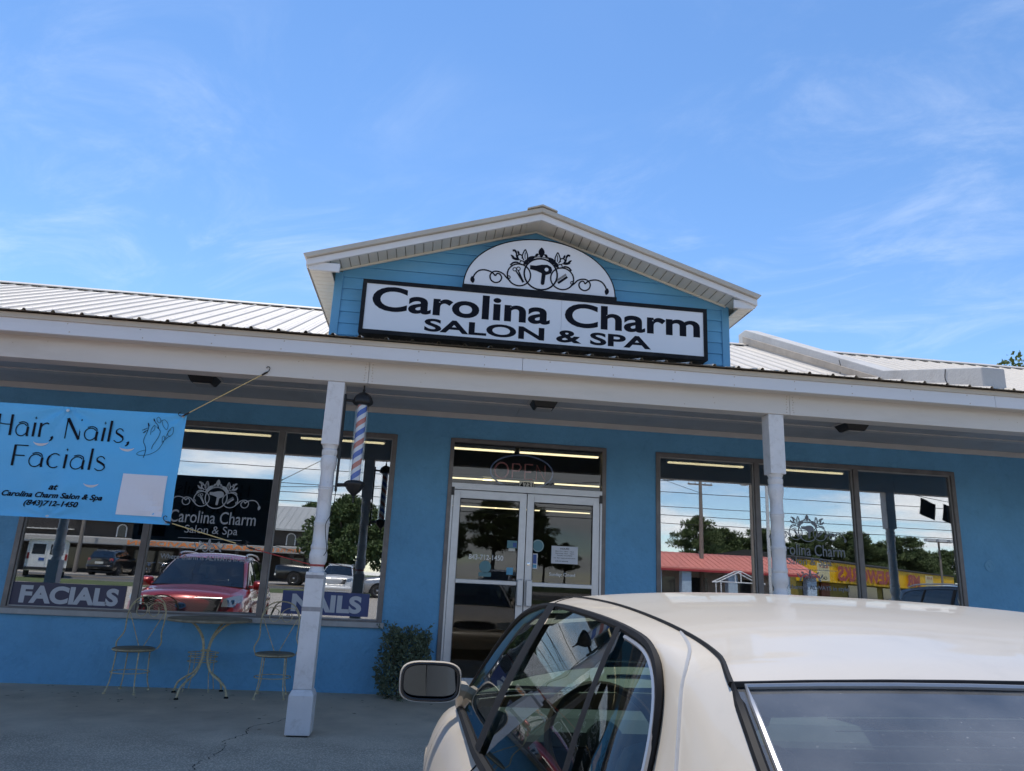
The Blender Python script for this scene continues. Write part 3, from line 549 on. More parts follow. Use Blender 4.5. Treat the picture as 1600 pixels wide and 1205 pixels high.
for s in (-1, 1):
    d = Vector((-s * EX, 0, PZ - EZ)).normalized(); nn = Vector((s * rs, 0, 1)).normalized(); A = Vector((RX + s * EX, 0, EZ)); B = Vector((RX, 0, PZ))
    # roof sheet with a thick front drip edge, rake fascia, soffit panels
    m = MB().prism([A + nn * .002 + Vector((0, RY - .035, 0)), B + Vector((0, RY - .035, .002 / nn.z)), B + Vector((0, RY - .035, .052 / nn.z)), A + nn * .052 + Vector((0, RY - .035, 0)) + Vector((s * .02, 0, -.007))], (0, 4.6, 0)); part(m, 'gable_roof', 'tan_trim', gab, bev=.004)
    m = MB().prism([A + Vector((0, RY, -.068)), B + Vector((0, RY, -.075)), B + Vector((0, RY, 0)), A + Vector((0, RY, 0))], (0, .03, 0)); part(m, 'rake_board', 'gable_fascia', gab, bev=.004)
    k, L = 0, (B - A).length; step = .098
    src = None
    while (k + 1) * step < L - .03:
        P = A + d * (k * step + .02) - nn * .018
        if src is None:
            m = MB(); q0v = P - nn * .0
            for off in (0,):
                a = [P + d * .004 + Vector((0, RY + .032, 0)), P + d * (step - .006) + Vector((0, RY + .032, 0)), P + d * (step - .006) + Vector((0, GY - .016, 0)), P + d * .004 + Vector((0, GY - .016, 0))]
                m.prism(a, nn * .012)
            src = part(m, 'soffit_panel', 'vinyl_cream', gab); P0 = P.copy()
        else: inst(src, gab, P - P0)
        k += 1
    m = MB().prism([A - nn * .005 + Vector((0, RY + .03, 0)), B - Vector((0, 0, .005 / nn.z)) + Vector((0, RY + .03, 0)), B - Vector((0, 0, .001)) + Vector((0, RY + .03, 0)), A - nn * .001 + Vector((0, RY + .03, 0))], (0, GY - RY - .03, 0)); part(m, 'soffit_channel', 'flashing', gab)
    m = MB().prism([A + d * (EX - GW + .0) / nn.z + Vector((0, GY - .034, -.036)), B + Vector((0, GY - .034, -.042)), B + Vector((0, GY - .034, -.016)), A + d * (EX - GW) / nn.z + Vector((0, GY - .034, -.013))], (0, .018, 0)); part(m, 'soffit_moulding', 'vinyl_cream', gab)
    part(MB().prism([B + Vector((-s * .0, RY + .031, -.03)), B + d * -.14 + Vector((0, RY + .031, -.03)), B + d * -.14 + Vector((0, RY + .031, -.012)), B + Vector((-s * .0, RY + .031, -.012))], (0, GY - RY - .05, 0)), 'soffit_apex', 'vinyl_cream', gab)
    # eave return and side soffit
    xo, xi = RX + s * EX, GX + s * (GW + .002); xa, xb = sorted((xo, xi))
    part(MB().box(min(xo, xo - s * .025), max(xo, xo - s * .025), RY + .031, 1.5, EZ - .075, EZ - .001), 'eave_board', 'gable_fascia', gab, bev=.004)
    xc, xd = sorted((xo - s * .026, xi - s * .09))
    part(MB().box(xc, xd, RY + .0315, RY + .06, EZ - .098, EZ - .01), 'eave_return', 'gable_fascia', gab, bev=.004)
    m = MB().box(xa, xb, 0, .098, EZ - .075, EZ - .062)
    src = part(m, 'soffit_panel', 'vinyl_cream', gab)
    for j in range(24):
        if j == 0: src.location = (0, RY + .062, 0)
        else: inst(src, gab, (0, RY + .062 + j * .104, 0))
part(MB().prism([(RX - .16, RY - .05, PZ + .062 - .16 * rs), (RX, RY - .05, PZ + .064), (RX + .16, RY - .05, PZ + .062 - .16 * rs), (RX + .16, RY - .05, PZ + .075 - .16 * rs), (RX, RY - .05, PZ + .082), (RX - .16, RY - .05, PZ + .075 - .16 * rs)], (0, 3.8, 0)), 'ridge_cap', 'tan_trim', gab)
# interior strip lights
first = None
ROW1 = ((-2.85, 'lit strip light at the top of the left window, between banner and post'), (-1.25, 'lit strip light at the top of the left window, just left of the barber pole'), (.64, 'lit strip light in the transom above the left door'), (1.90, 'lit strip light in the transom above the right door'), (4.15, 'pale strip light at the top left of the right window'), (5.75, 'pale strip light at the top of the right window, right of the post'))
ROW2 = ((.62, 'lit strip light low in the transom at its left end'), (1.62, 'short lit strip light low in the transom behind the OPEN sign'), (3.0, 'lit strip light low in the transom at its right end'))
ROW3 = ((1.25, 'distant lit strip light seen high in the left door glass'), (2.4, 'distant lit strip light seen where the two doors meet'), (3.75, 'distant lit strip light seen high in the right door glass'))
for yy, zz, rowdef in ((1.5, 3.12, ROW1), (4.75, 3.12, ROW2), (10.2, 3.12, ROW3)):
    for cx, lab in rowdef:
        if first is None:
            first = thing('strip_light', lab, 'ceiling light', (cx, yy, zz), 0, 'lit fluorescent strips inside the shop')
            part(MB().box(cx - .6, cx + .6, yy - .06, yy + .06, zz + .035, 3.198), 'housing', 'sticker_white', first); part(MB().box(cx - .59, cx + .59, yy - .022, yy + .022, zz + .012, zz + .034), 'diffuser', 'tube_light', first, bev=.006)
        else: t = copy_tree(first); t.location = (cx, yy, zz); t['label'] = lab
# damaged porch ceiling lights
cl0 = None
for cx, lab in ((-2.52, 'dark porch ceiling light above the blue banner'), (1.26, 'dark porch ceiling light above the glass doors'), (5.03, 'dark porch ceiling light above the right window')):
    if cl0 is None:
        cl0 = thing('porch_light', lab, 'ceiling light', (cx, -.95, 3.33), 0, 'ceiling lights under the porch')
        part(MB().box(cx - .17, cx + .17, -1.10, -.80, 3.318, 3.329), 'mounting_plate', 'ceiling_trim', cl0)
        part(MB().add([(cx - .15, -1.09, 3.318), (cx + .15, -1.09, 3.318), (cx + .15, -.81, 3.318), (cx - .15, -.81, 3.318), (cx - .11, -1.05, 3.24), (cx + .11, -1.05, 3.24), (cx + .11, -.85, 3.24), (cx - .11, -.85, 3.24)], [(0, 1, 2, 3), (4, 5, 6, 7), (0, 1, 5, 4), (1, 2, 6, 5), (2, 3, 7, 6), (3, 0, 4, 7)]), 'housing', 'black_iron', cl0, bev=.008)
        part(MB().box(cx - .09, cx + .09, -1.03, -.87, 3.225, 3.241), 'lens', 'sill', cl0, bev=.006)
    else:
        t = copy_tree(cl0); t.location = (cx, -.95, 3.33); t['label'] = lab
# ---------------------------------------------------------------- salon emblem (scrollwork with dryer, scissors and comb)
def leaf(cx, cz, l, w, a):
    ca, sa = math.cos(rad(a)), math.sin(rad(a)); pts = []
    for i in range(7): t = i / 6; pts.append(((t - .5) * l, w * .5 * math.sin(math.pi * t) ** .8))
    for i in range(5, 0, -1): t = i / 6; pts.append(((t - .5) * l, -w * .5 * math.sin(math.pi * t) ** .8))
    return [(cx + x * ca - y * sa, cz + x * sa + y * ca) for x, y in pts]
def emblem(mb, cx, cz, R, y, th=.0015):
    S = lambda pts: [(cx + R * a, cz + R * b) for a, b in pts]
    yy = [y]
    def st(pts, w): mb.ribbon(S(pts), [q * R for q in w] if isinstance(w, (list, tuple)) else w * R, yy[0], th); yy[0] -= 1e-5
    def fl(pts): mb.flat(S(pts), yy[0], th); yy[0] -= 1e-5
    st(arc(0, 0, 1, 0, 360, 48), .10)
    for s in (-1, 1):
        m = lambda pts: [(s * a, b) for a, b in pts]
        st(m(arc(1.31, -.17, .70, 0, 360, 36)), .085)
        st(m(spline([(1.82, -.62), (2.05, -.42), (2.25, -.2), (2.55, -.08), (2.85, -.12), (3.03, -.36), (2.96, -.66), (2.7, -.8), (2.44, -.7), (2.34, -.45), (2.46, -.24), (2.62, -.22), (2.72, -.38)], 6)), .085)
        st(m(spline([(2.72, -.38), (2.86, -.22), (3.1, -.1), (3.4, -.05), (3.72, -.14), (3.95, -.4), (4.06, -.72)], 6)), .085)
        fl(m(leaf(4.06, -.74, .46, .26, 80))); st(m(arc(1.92, -.38, .09, 0, 360, 12)), .06)
        fl(m(leaf(.66, .93, .66, .30, -38))); fl(m(leaf(.92, .70, .5, .24, -58)))
        st(m(spline([(.86, .84), (.84, 1.12), (.92, 1.36), (1.0, 1.5), (1.1, 1.3), (1.16, 1.05), (1.06, .8)], 5)), .07); st(m(spline([(.98, 1.32), (1.0, 1.1), (.98, .9)], 4)), .05)
        st(m(spline([(1.1, .72), (1.34, .82), (1.5, 1.0), (1.52, 1.2), (1.62, 1.38), (1.76, 1.36)], 5)), [.05] * 8 + [.09] * 9 + [.13] * 9); st(m(arc(1.30, 1.0, .15, -60, 220, 12)), .08)
        fl(m(leaf(1.56, .84, .52, .17, 12))); fl(m(leaf(1.74, .98, .34, .13, 40))); fl(m(leaf(1.40, 1.26, .30, .13, 70)))
        st(m(spline([(1.12, .50), (1.42, .62), (1.68, .58), (1.86, .40)], 5)), [.05] * 5 + [.10] * 11); st(m(arc(1.16, .62, .13, 0, 330, 12)), .06)
        fl(m(leaf(.27, 1.24, .26, .16, 150))); fl(m(leaf(.34, 1.14, .24, .08, 170))); st(m(arc(0, 0, 1.12, 62, 90, 6)), .04)
    fl(leaf(0.0, 1.42, .66, .38, 90)); fl(leaf(0, 1.13, .2, .12, 0))
    # hair dryer
    fl([(-.66, .52), (-.66, .26), (-.3, .2), (.02, .08), (.1, -.0), (.34, -.02), (.62, .12), (.69, .32), (.62, .52), (.4, .64), (.05, .62), (-.3, .52)])
    fl([(.06, .06), (.02, -.6), (.08, -.68), (.18, -.68), (.24, -.6), (.3, .02)])
    # scissors and comb
    st([(-1.02, -.62), (-1.5, .06)], [.13, .07]); st([(-1.04, -.62), (-1.36, .1)], [.13, .07]); st(arc(-1.58, .16, .11, 0, 360, 14), .05); st(arc(-1.36, .22, .11, 0, 360, 14), .05)
    st([(1.06, -.48), (1.62, -.02)], .14)
    for i in range(14): t = i / 13; a = (1.0 + .56 * t, -.40 + .46 * t); st([a, (a[0] - .07, a[1] + .11)], .026)
    return mb
def dryer_dot(cx, cz, R, y): return MB().flat(arc(cx + .34 * R, cz + .32 * R, .12 * R, 0, 345, 16), y, .001)
# ---------------------------------------------------------------- cabinet sign
sx0, sx1, sz0, sz1, sy = -.81, 2.845, 3.657, 4.238, -1.95
sg = thing('shop_sign', 'long white sign box with black frame and bold dark lettering on the gable', 'sign', (1.02, sy, sz0))
part(MB().box(sx0, sx1, sy + .02, GY - .02, sz0, sz1), 'cabinet', 'black_paint', sg, bev=.006)
f = MB(); t = .042
for q in ((sx0, sx1, sz1 - t, sz1), (sx0, sx1, sz0, sz0 + t)): f.box(q[0], q[1], sy, sy + .02, q[2], q[3])
f.box(sx0, sx0 + t, sy, sy + .02, sz0 + t, sz1 - t).box(sx1 - t, sx1, sy, sy + .02, sz0 + t, sz1 - t); part(f, 'retainer', 'black_paint', sg)
xm = 1.26
for a, b in ((sx0 + t, xm - .001), (xm + .001, sx1 - t)): part(MB().box(a, b, sy + .008, sy + .02, sz0 + t, sz1 - t), 'face_panel', 'sign_face', sg)
part(lettering('Carolina Charm', -.70, 2.765, 3.905, 4.175, sy + .0065, .024), 'lettering', 'ink', sg)
part(lettering('SALON & SPA', -.155, 2.225, 3.728, 3.868, sy + .0065, .03), 'lettering', 'ink', sg)
part(MB().box(sx0 + .02, sx1 - .02, GY - .06, GY - .018, sz0 - .045, sz0 - .002), 'mounting_rail', 'vinyl_cream', sg)
ar = thing('arched_sign', 'white half-round sign with black scrollwork and hair dryer emblem above the name sign', 'sign', (1.03, -1.93, sz1))
az, aw, ah = 4.285, .815, .60
loop = [(1.03 + aw * math.cos(rad(a)) * (1 if True else 1), az + ah * math.sin(rad(a)) ** .96) for a in np.linspace(0, 180, 49)]
part(MB().prism([(x, -1.90, z) for x, z in loop], (0, .05, 0)), 'panel', 'sign_face', ar)
part(MB().ribbon(loop, .012, -1.902, .054), 'edge_trim', 'black_paint', ar)
part(MB().box(1.03 - aw - .01, 1.03 + aw + .01, -1.935, -1.75, sz1 + .002, az + .004), 'base_rail', 'black_paint', ar, bev=.004)
part(emblem(MB(), 1.03, 4.487, .178, -1.9035), 'scrollwork', 'ink', ar, fix=False); part(dryer_dot(1.03, 4.487, .178, -1.907), 'dryer_vent', 'sign_face', ar)
# ---------------------------------------------------------------- banner
HI = {'H': [([(.12, 0), (.12, 1)], .085), ([(.66, 0), (.66, 1)], .085), ([(-.10, .62), (0, .60), (.12, .56), (.4, .52), (.66, .52)], .03)],
      'a': [(spline([(.52, .42), (.48, .6), (.3, .68), (.12, .62)], 4), .03), (arc(.28, .30, .24, 40, 330, 20, .30), .034), ([(.53, .45), (.53, .12), (.56, 0)], .08)],
      'i': [([(.1, 0), (.1, .68)], .08)], 'r': [([(.1, 0), (.1, .68)], .08), (spline([(.1, .42), (.2, .6), (.34, .68), (.44, .64)], 4), .04)],
      ',': [(spline([(.1, .06), (.13, .0), (.1, -.1), (.03, -.16)], 4), [.10, .10, .09, .08, .08, .07, .07, .06, .05, .05, .04, .03, .03])],
      'N': [([(.1, 0), (.1, 1)], .035), ([(.1, 1), (.66, 0)], .085), ([(.66, 0), (.66, 1)], .035)], 'l': [([(.1, 0), (.1, 1.04)], .08)],
      's': [(spline([(.38, .56), (.3, .66), (.18, .67), (.09, .58), (.11, .46), (.25, .37), (.38, .27), (.42, .14), (.33, .02), (.18, .0), (.05, .09)], 4), [.03] * 12 + [.045] * 4 + [.075] * 9 + [.045] * 4 + [.03] * 12)],
      'F': [([(.12, 0), (.12, 1)], .085), ([(.12, .98), (.62, .98)], .035), ([(.12, .5), (.54, .5)], .035)], 'c': [(arc(.3, .34, .25, 50, 310, 20, .34), .036), (arc(.3, .34, .25, 140, 220, 8, .34), .07)]}
ADV = {'H': .84, 'a': .70, 'i': .26, 'r': .50, ',': .28, 'N': .84, 'l': .26, 's': .54, 'F': .70, 'c': .62, ' ': .30}
def deco_words(mb, s, x0, x1, z0, h, y):
    wdt = sum(ADV[c] for c in s); k = (x1 - x0) / wdt; x = x0; j = 0
    for c in s:
        for pts, w in HI.get(c, []):
            j += 1; W = [q * h * 1.3 + .0012 for q in w] if isinstance(w, list) else w * h * 1.3 + .0012
            mb.ribbon([(x + a * k, z0 + b * h) for a, b in pts], W if not isinstance(W, list) else (W + [W[-1]] * 40)[:len(pts)], y - j * 1e-5, .001)
        if c == 'i':
            q = x + .1 * k; zz = z0 + .9 * h; mb.flat([(q, zz + .09 * h), (q + .018 * h, zz + .02 * h), (q + .07 * h, zz), (q + .018 * h, zz - .02 * h), (q, zz - .09 * h), (q - .018 * h, zz - .02 * h), (q - .07 * h, zz), (q - .018 * h, zz + .02 * h)], y, .001)
        x += ADV[c] * k
    return mb
bx0, bx1, bz0, bz1, by = -4.20, -2.20, 1.645, 2.622, -2.30
def sag(x, z):
    u = (x - bx0) / (bx1 - bx0); v = (z - bz0) / (bz1 - bz0)
    cs = sum(.012 * math.exp(-(math.hypot(u - a, (v - b) * .5)) * 7) * math.sin(math.atan2((v - b) * .5, u - a) * 9) for a, b in ((1, 1), (1, 0), (0, 1), (0, 0), (.5, 1), (.5, 0)))
    return cs + .012 * math.sin(u * 7 + v * 2.2) + .007 * math.sin(v * 6 - u * 4) + .006 * math.sin((u * 1.0 + v) * 13) * u + .006 * math.exp(-((u - .78 + (1 - v) * .45) ** 2) / .004)
ba = thing('banner', 'bright blue vinyl banner reading hair, nails, facials hung under the porch beam', 'banner', (-3.2, by, bz0))
def cloth(yoff, flip=False):
    rows = []
    for i in range(49):
        v = i / 48; z = bz0 + (bz1 - bz0) * v
        rows.append([(bx0 + (bx1 - bx0) * k / 96, by + yoff + sag(bx0 + (bx1 - bx0) * k / 96, z), z + .012 * math.sin(math.pi * (k / 96)) * (v - .5) * -1 + .012 * (k / 96) * (v)) for k in range(97)])
    return rows
part(MB().grid(cloth(0)), 'cloth', 'banner_blue', ba, smooth='all'); part(MB().grid(cloth(.003)), 'back_cloth', 'banner_back_shaded', ba, smooth='all')  # back cloth darkened in colour for the shade behind the banner
def on_cloth(mb, lift, back=False):
    out = MB(); out.f = mb.f
    for x, y, z in mb.v:
        X = bx0 + bx1 - x if back else x
        yy = by + sag(X, z); out.v.append((X, yy - lift if not back else yy + .003 + lift, z))
    return out
for back in (False, True):
    L = lambda mb: on_cloth(mb, .005, back)
    nm = 'back_lettering' if back else 'lettering'
    part(L(deco_words(MB(), 'Hair, Nails,', -3.775, -2.635, 2.338, .182, by)), nm, 'ink', ba, fix=False); part(L(deco_words(MB(), 'Facials', -3.60, -2.79, 2.078, .182, by)), nm, 'ink', ba, fix=False)
    for m in (lettering('at', -3.235, -3.155, 1.888, 1.936, by, .03, .3), lettering('Carolina Charm Salon & Spa', -3.605, -2.775, 1.804, 1.866, by, .03, .3), lettering('(843)712-1450', -3.41, -2.96, 1.735, 1.796, by, .03, .25)): part(L(m), nm, 'ink', ba, fix=False)
    A = lambda q: (-3.79655 + .00100555 * q[0] + .000219155 * q[1] - 3.63e-8 * q[0] * q[1], 2.66339 + 7.464e-5 * q[0] - .00102962 * q[1])
    m = MB()
    for k, (pts, w) in enumerate((([(1188, 522), (1205, 460), (1200, 420), (1185, 380), (1195, 340), (1215, 300), (1230, 260), (1232, 225)], 5), ([(1175, 282), (1200, 272), (1225, 262)], 5), ([(1180, 305), (1200, 290), (1222, 280)], 5), ([(1245, 320), (1250, 280), (1270, 250), (1285, 240), (1280, 275), (1255, 300)], 4), ([(1278, 185), (1292, 215), (1310, 240), (1318, 270), (1330, 295), (1318, 335), (1290, 380), (1265, 415), (1255, 445)], 5), ([(1310, 240), (1312, 270), (1300, 250)], 4), ([(1200, 455), (1150, 470), (1132, 490), (1160, 500), (1230, 495), (1300, 460), (1345, 405), (1375, 350), (1400, 305), (1425, 280)], 4), ([(1305, 180), (1322, 170), (1338, 195), (1328, 220), (1308, 205), (1305, 180)], 4), ([(1345, 200), (1375, 195), (1398, 235), (1388, 280), (1358, 250), (1345, 200)], 4), ([(1395, 330), (1405, 290), (1445, 258), (1440, 310), (1415, 335), (1395, 330)], 4), ([(1345, 390), (1350, 345), (1365, 335), (1368, 365), (1345, 390)], 4), ([(1370, 370), (1395, 345), (1420, 335)], 4))):
        m.ribbon([A(q) for q in spline(pts, 5)], w * .00088, by - k * 1e-5, .001)
    m.flat([A(q) for q in ((1228, 250), (1226, 222), (1234, 218), (1240, 245))], by); m.flat([A(q) for q in ((1278, 205), (1276, 184), (1284, 182), (1290, 205))], by); m.flat([A(q) for q in ((1175, 284), (1200, 268), (1205, 274))], by); m.flat([A(q) for q in ((1180, 308), (1202, 288), (1206, 295))], by)
    part(L(m), 'back_hand_drawing' if back else 'hand_drawing', 'ink', ba, fix=False)
    g = MB().grid([[(-2.648 + .372 * k / 8, by, 1.71 + .355 * i / 8) for k in range(9)] for i in range(9)]); part(L(g), 'back_square' if back else 'white_square', 'banner_white' if not back else 'ink', ba, fix=False)  # back copy of the white square darkened to match the shaded reverse
for cx, cz in ((-3.376, 2.29), (-2.665, 2.29), (-2.895, 1.955)):
    rows = []
    for i in range(5):
        t = i / 4; rows.append([(cx + .068 * math.cos(rad(200 + 140 * k / 12)) * (1 - .02 * t), by + sag(cx, cz) - .004 - .012 * t * math.sin(rad(180 * k / 12)), cz + .03 + .055 * math.sin(rad(200 + 140 * k / 12)) + .02 * t * math.sin(rad(180 * k / 12)) - .004) for k in range(13)])
    part(MB().grid(rows), 'wind_slit', 'banner_white', ba, smooth=True)  # white flaps paint the light that shows through the half-moon cuts
for cx, cz in ((-3.2, 2.588), (-3.2, 1.662), (-2.232, 2.612), (-2.232, 1.672), (-4.17, 2.59), (-4.17, 1.66)):
    part(MB().lathe([(.008, 0), (.014, -.002), (.014, -.004), (.008, -.005)], (cx, by + sag(cx, cz) - .0015, cz), 12, 'y'), 'grommet', 'rim', ba)
# bungee cords
def cord(name, label, a, b, mat, r=.0045, hook=True, hk=(1, 1), droop=.0):
    a, b = Vector(a), Vector(b); t = thing(name, label, 'cord', a)
    n = 10; part(MB().tube([a.lerp(b, i / n) + Vector((0, 0, -droop * math.sin(math.pi * i / n))) for i in range(n + 1)], r, 8), 'cord', mat, t, smooth=True)
    d = (b - a).normalized(); up = Vector((0, 0, 1)); sd = (up - d * up.dot(d)).normalized()
    for P, e, on in ((a, -d, hk[0]), (b, d, hk[1])):
        if on:
            part(MB().tube([P - e * .055, P - e * .02, P + e * .005], [.007, .010, .005], 8).tube([P + e * q[0] + sd * q[1] for q in ((0, 0), (.018, .004), (.034, .018), (.036, .036), (.022, .046), (.008, .038))], .0035, 6), 'hook', 'black_iron', t, smooth=True)
    return t
cord('bungee_cord', 'yellow bungee cord from the banner corner up to a hook in the beam', (-2.225, -2.31, 2.615), (-1.53, -2.395, 3.055), 'cord_yellow')
cord('bungee_cord', 'yellow bungee cord stretched from the lower corner of the banner towards the post', (-2.225, -2.305, 1.672), (-1.56, -2.315, 1.505), 'cord_yellow')
t = cord('cord', 'red cord tied round the turned porch post beside the window', (-1.50, -2.315, 1.487), (-.965, -2.355, 1.372), 'cord_red', .004, hk=(1, 0))
m = MB()
for k in range(2): m.tube([(-.905 + .0615 * math.cos(a), -2.3 + .0615 * math.sin(a), 1.362 + k * .009) for a in np.linspace(0, 2 * math.pi, 25)[:-1]], .004, 6, closed=True)
part(m, 'wrap', 'cord_red', t, smooth=True)
# ---------------------------------------------------------------- barber pole
px, py_ = -.655, -2.30
bp = thing('barber_pole', 'striped barber pole with black domed caps mounted on the porch post', 'barber pole', (px, py_, 1.95))
ORG[bp] = Vector((px, py_, 1.95))
part(MB().lathe([(.043, 2.10), (.043, 2.85)], (px, py_, 0), 28), 'striped_cylinder', 'barber_stripes', bp, smooth=True)
part(MB().lathe([(.062, 2.10), (.062, 2.86)], (px, py_, 0), 28), 'clear_tube', 'clear_cover', bp, smooth=True)
top = [(.05, 2.825), (.072, 2.83), (.088, 2.845), (.090, 2.865), (.083, 2.88), (.078, 2.90), (.062, 2.925), (.035, 2.945), (.016, 2.95), (.010, 2.965), (.014, 2.975), (.007, 2.985), (.006, 3.015), (.002, 3.02)]
part(MB().lathe(top, (px, py_, 0), 24, flute=8), 'top_cap', 'black_iron', bp, smooth=True)
bot = [(.002, 1.925), (.007, 1.93), (.006, 1.965), (.014, 1.975), (.011, 1.985), (.020, 1.995), (.045, 2.02), (.068, 2.05), (.080, 2.075), (.090, 2.09), (.088, 2.105), (.072, 2.12), (.05, 2.125)]
part(MB().lathe(bot, (px, py_, 0), 24, flute=8), 'bottom_cap', 'black_iron', bp, smooth=True)
part(MB().box(-.826, -.808, -2.325, -2.275, 2.02, 2.92).tube([(-.82, -2.3, 2.87), (-.735, -2.3, 2.865)], .014, 8).tube([(-.82, -2.3, 2.08), (-.735, -2.3, 2.085)], .014, 8), 'bracket', 'black_iron', bp)
part(MB().tube(spline([(-.812, -2.33, 2.03), (-.815, -2.35, 1.9), (-.83, -2.37, 1.8), (-.86, -2.385, 1.72), (-.85, -2.385, 1.62), (-.83, -2.378, 1.5), (-.85, -2.376, 1.45)], 6), .0035, 6), 'power_cord', 'rubber', bp, smooth=True)
# ---------------------------------------------------------------- glass decals, posters
def decal_window(cx, label, mat, z0=0.0, k=1.0):
    y = .0275; t = thing('window_decal', label, 'decal', (cx, y, 1.39))
    part(emblem(MB(), cx, 2.105 + z0, .125 * k, y, .0008), 'scrollwork', mat, t, fix=False)
    part(lettering('Carolina Charm', cx - .49 * k, cx + .49 * k, 1.80 + z0, 1.945 + z0, y, .006), 'lettering', mat, t, fix=False)
    part(lettering('Salon & Spa', cx - .30 * k, cx + .30 * k, 1.655 + z0, 1.775 + z0, y, 0), 'lettering', mat, t, fix=False)
    part(MB().box(cx - .36 * k, cx + .36 * k, y, y + .0008, 1.622 + z0, 1.628 + z0), 'rule', mat, t)
    m = MB(); S = lambda pts: [(cx + .1 * k * a, 1.555 + z0 + .1 * k * b) for a, b in pts]
    m.flat(S(leaf(0, .35, .9, .3, 90)), y, .0008)
    for s in (-1, 1):
        g = lambda pts: [(s * a, b) for a, b in pts]
        m.ribbon(S(g(arc(.38, -.42, .3, 0, 330, 16))), .012 * k, y - 1e-5 * (s + 2), .0008); m.ribbon(S(g(spline([(0, -.1), (.5, .2), (.9, 0), (1.2, -.3), (1.5, -.2), (1.7, .2)], 5))), .012 * k, y, .0008); m.flat(S(g(leaf(1.0, .3, .5, .2, 40))), y, .0008); m.flat(S(g(leaf(1.3, -.55, .5, .2, -50))), y, .0008)
    part(m, 'flourish', mat, t, fix=False)
    part(lettering('Where charm is ALWAYS in style!', cx - .52 * k, cx + .52 * k, 1.365 + z0, 1.435 + z0, y, .014), 'lettering', mat, t, fix=False)
decal_window(-2.475, 'pale emblem and salon name decal on the left window', 'decal')
decal_window(4.92, 'grey emblem and salon name decal on the right window behind the post', 'decal_dark')
def poster(x0, x1, z0, z1, word, lx0, lx1, mat, label):
    t = thing('window_poster', label, 'poster', ((x0 + x1) / 2, .02, z0)); part(MB().box(x0, x1, .021, .0285, z0, z1), 'sheet', mat, t)
    part(lettering(word, lx0, lx1, z0 + .03, z1 - .032, .0202, .045), 'lettering', 'poster_letter', t)
poster(-4.52, -3.30, .80, 1.055, 'FACIALS', -4.42, -3.37, 'poster_navy', 'dark purple strip poster reading FACIALS at the bottom of the left window')
poster(-1.57, -.575, .83, 1.09, 'NAILS', -1.46, -.66, 'poster_blue', 'dark blue strip poster reading NAILS at the bottom of the left window')
# door stickers
def sticker(mb, mat, label, loc, name='door_sticker', extra=()):
    t = thing(name, label, 'sticker', loc); part(mb, 'sheet', mat, t)
    for b, m in extra: part(b, 'print', m, t, fix=False)
    return t
Y1 = .0058
sticker(lettering('843-712-1450', .56, .98, 1.545, 1.605, Y1, .012), 'sticker_white', 'white phone number lettering 843-712-1450 on the left door', (.77, Y1, 1.55), 'door_lettering')
sticker(MB().flat(arc(.765, 1.465, .072, 0, 350, 24), Y1, .001), 'sticker_teal', 'round pale teal sticker below the phone number', (.765, Y1, 1.39))
sticker(MB().box(.69, .84, Y1, Y1 + .001, 1.35, 1.40), 'sticker_teal', 'small teal bar sticker under the round one on the left door', (.765, Y1, 1.35))
sticker(MB().box(1.02, 1.145, Y1, Y1 + .001, 1.70, 1.79), 'sticker_teal', 'blue and teal card sticker near the centre of the left door', (1.08, Y1, 1.70), extra=((MB().box(1.09, 1.135, Y1 - .001, Y1, 1.715, 1.765), 'sticker_navy'), (MB().box(1.04, 1.12, Y1 - .001, Y1, 1.665, 1.698), 'sticker_cream')))
sticker(MB().box(1.025, 1.105, Y1, Y1 + .001, 1.385, 1.47), 'sticker_blue', 'light blue square sticker low on the left door', (1.065, Y1, 1.385))
sticker(MB().flat(arc(1.40, 1.745, .075, 0, 350, 24), Y1, .001), 'sticker_teal', 'round dark green sticker at the top of the right door', (1.40, Y1, 1.67), extra=((MB().ribbon(arc(1.40, 1.745, .066, 0, 360, 24), .004, Y1 - .001), 'sticker_cream'),))
sticker(MB().box(1.335, 1.40, Y1, Y1 + .001, 1.47, 1.65), 'sticker_white', 'narrow white and navy upright sticker on the right door', (1.37, Y1, 1.47), extra=((MB().box(1.345, 1.39, Y1 - .001, Y1, 1.53, 1.64), 'sticker_navy'), (MB().box(1.345, 1.39, Y1 - .001, Y1, 1.48, 1.52), 'sticker_blue')))
ns = [lettering('HOURS', 1.68, 1.79, 1.715, 1.735, Y1 - .001, .01)]
for w_, a, b, zz in (('Mon-Fri: 10am - 7pm', 1.62, 1.85, 1.685), ('Saturday: 9am - 5pm', 1.62, 1.85, 1.66), ('Sunday: CLOSED', 1.64, 1.83, 1.635), ('or by appointment', 1.60, 1.87, 1.605), ('walk ins welcome', 1.62, 1.78, 1.57)): ns.append(lettering(w_, a, b, zz, zz + .014, Y1 - .001, .01))
sticker(MB().box(1.57, 1.90, Y1, Y1 + .001, 1.545, 1.755), 'paper', 'white paper notice with opening hours taped to the right door', (1.73, Y1, 1.545), 'hours_notice', [(n, 'ink') for n in ns])
sticker(lettering('Sunday: Closed', 1.55, 1.87, 1.385, 1.435, Y1, .012), 'sticker_white', 'white lettering Sunday: Closed on the right door', (1.71, Y1, 1.39), 'door_lettering')
n = lettering('4731', 1.148, 1.315, 2.44, 2.515, .0255, .01)
sticker(MB().box(1.14, 1.323, .027, .0285, 2.435, 2.525), 'sticker_cream', 'street number 4731 in black on a small plate above the doors', (1.23, .027, 2.435), 'number_plate', ((n, 'ink'),))
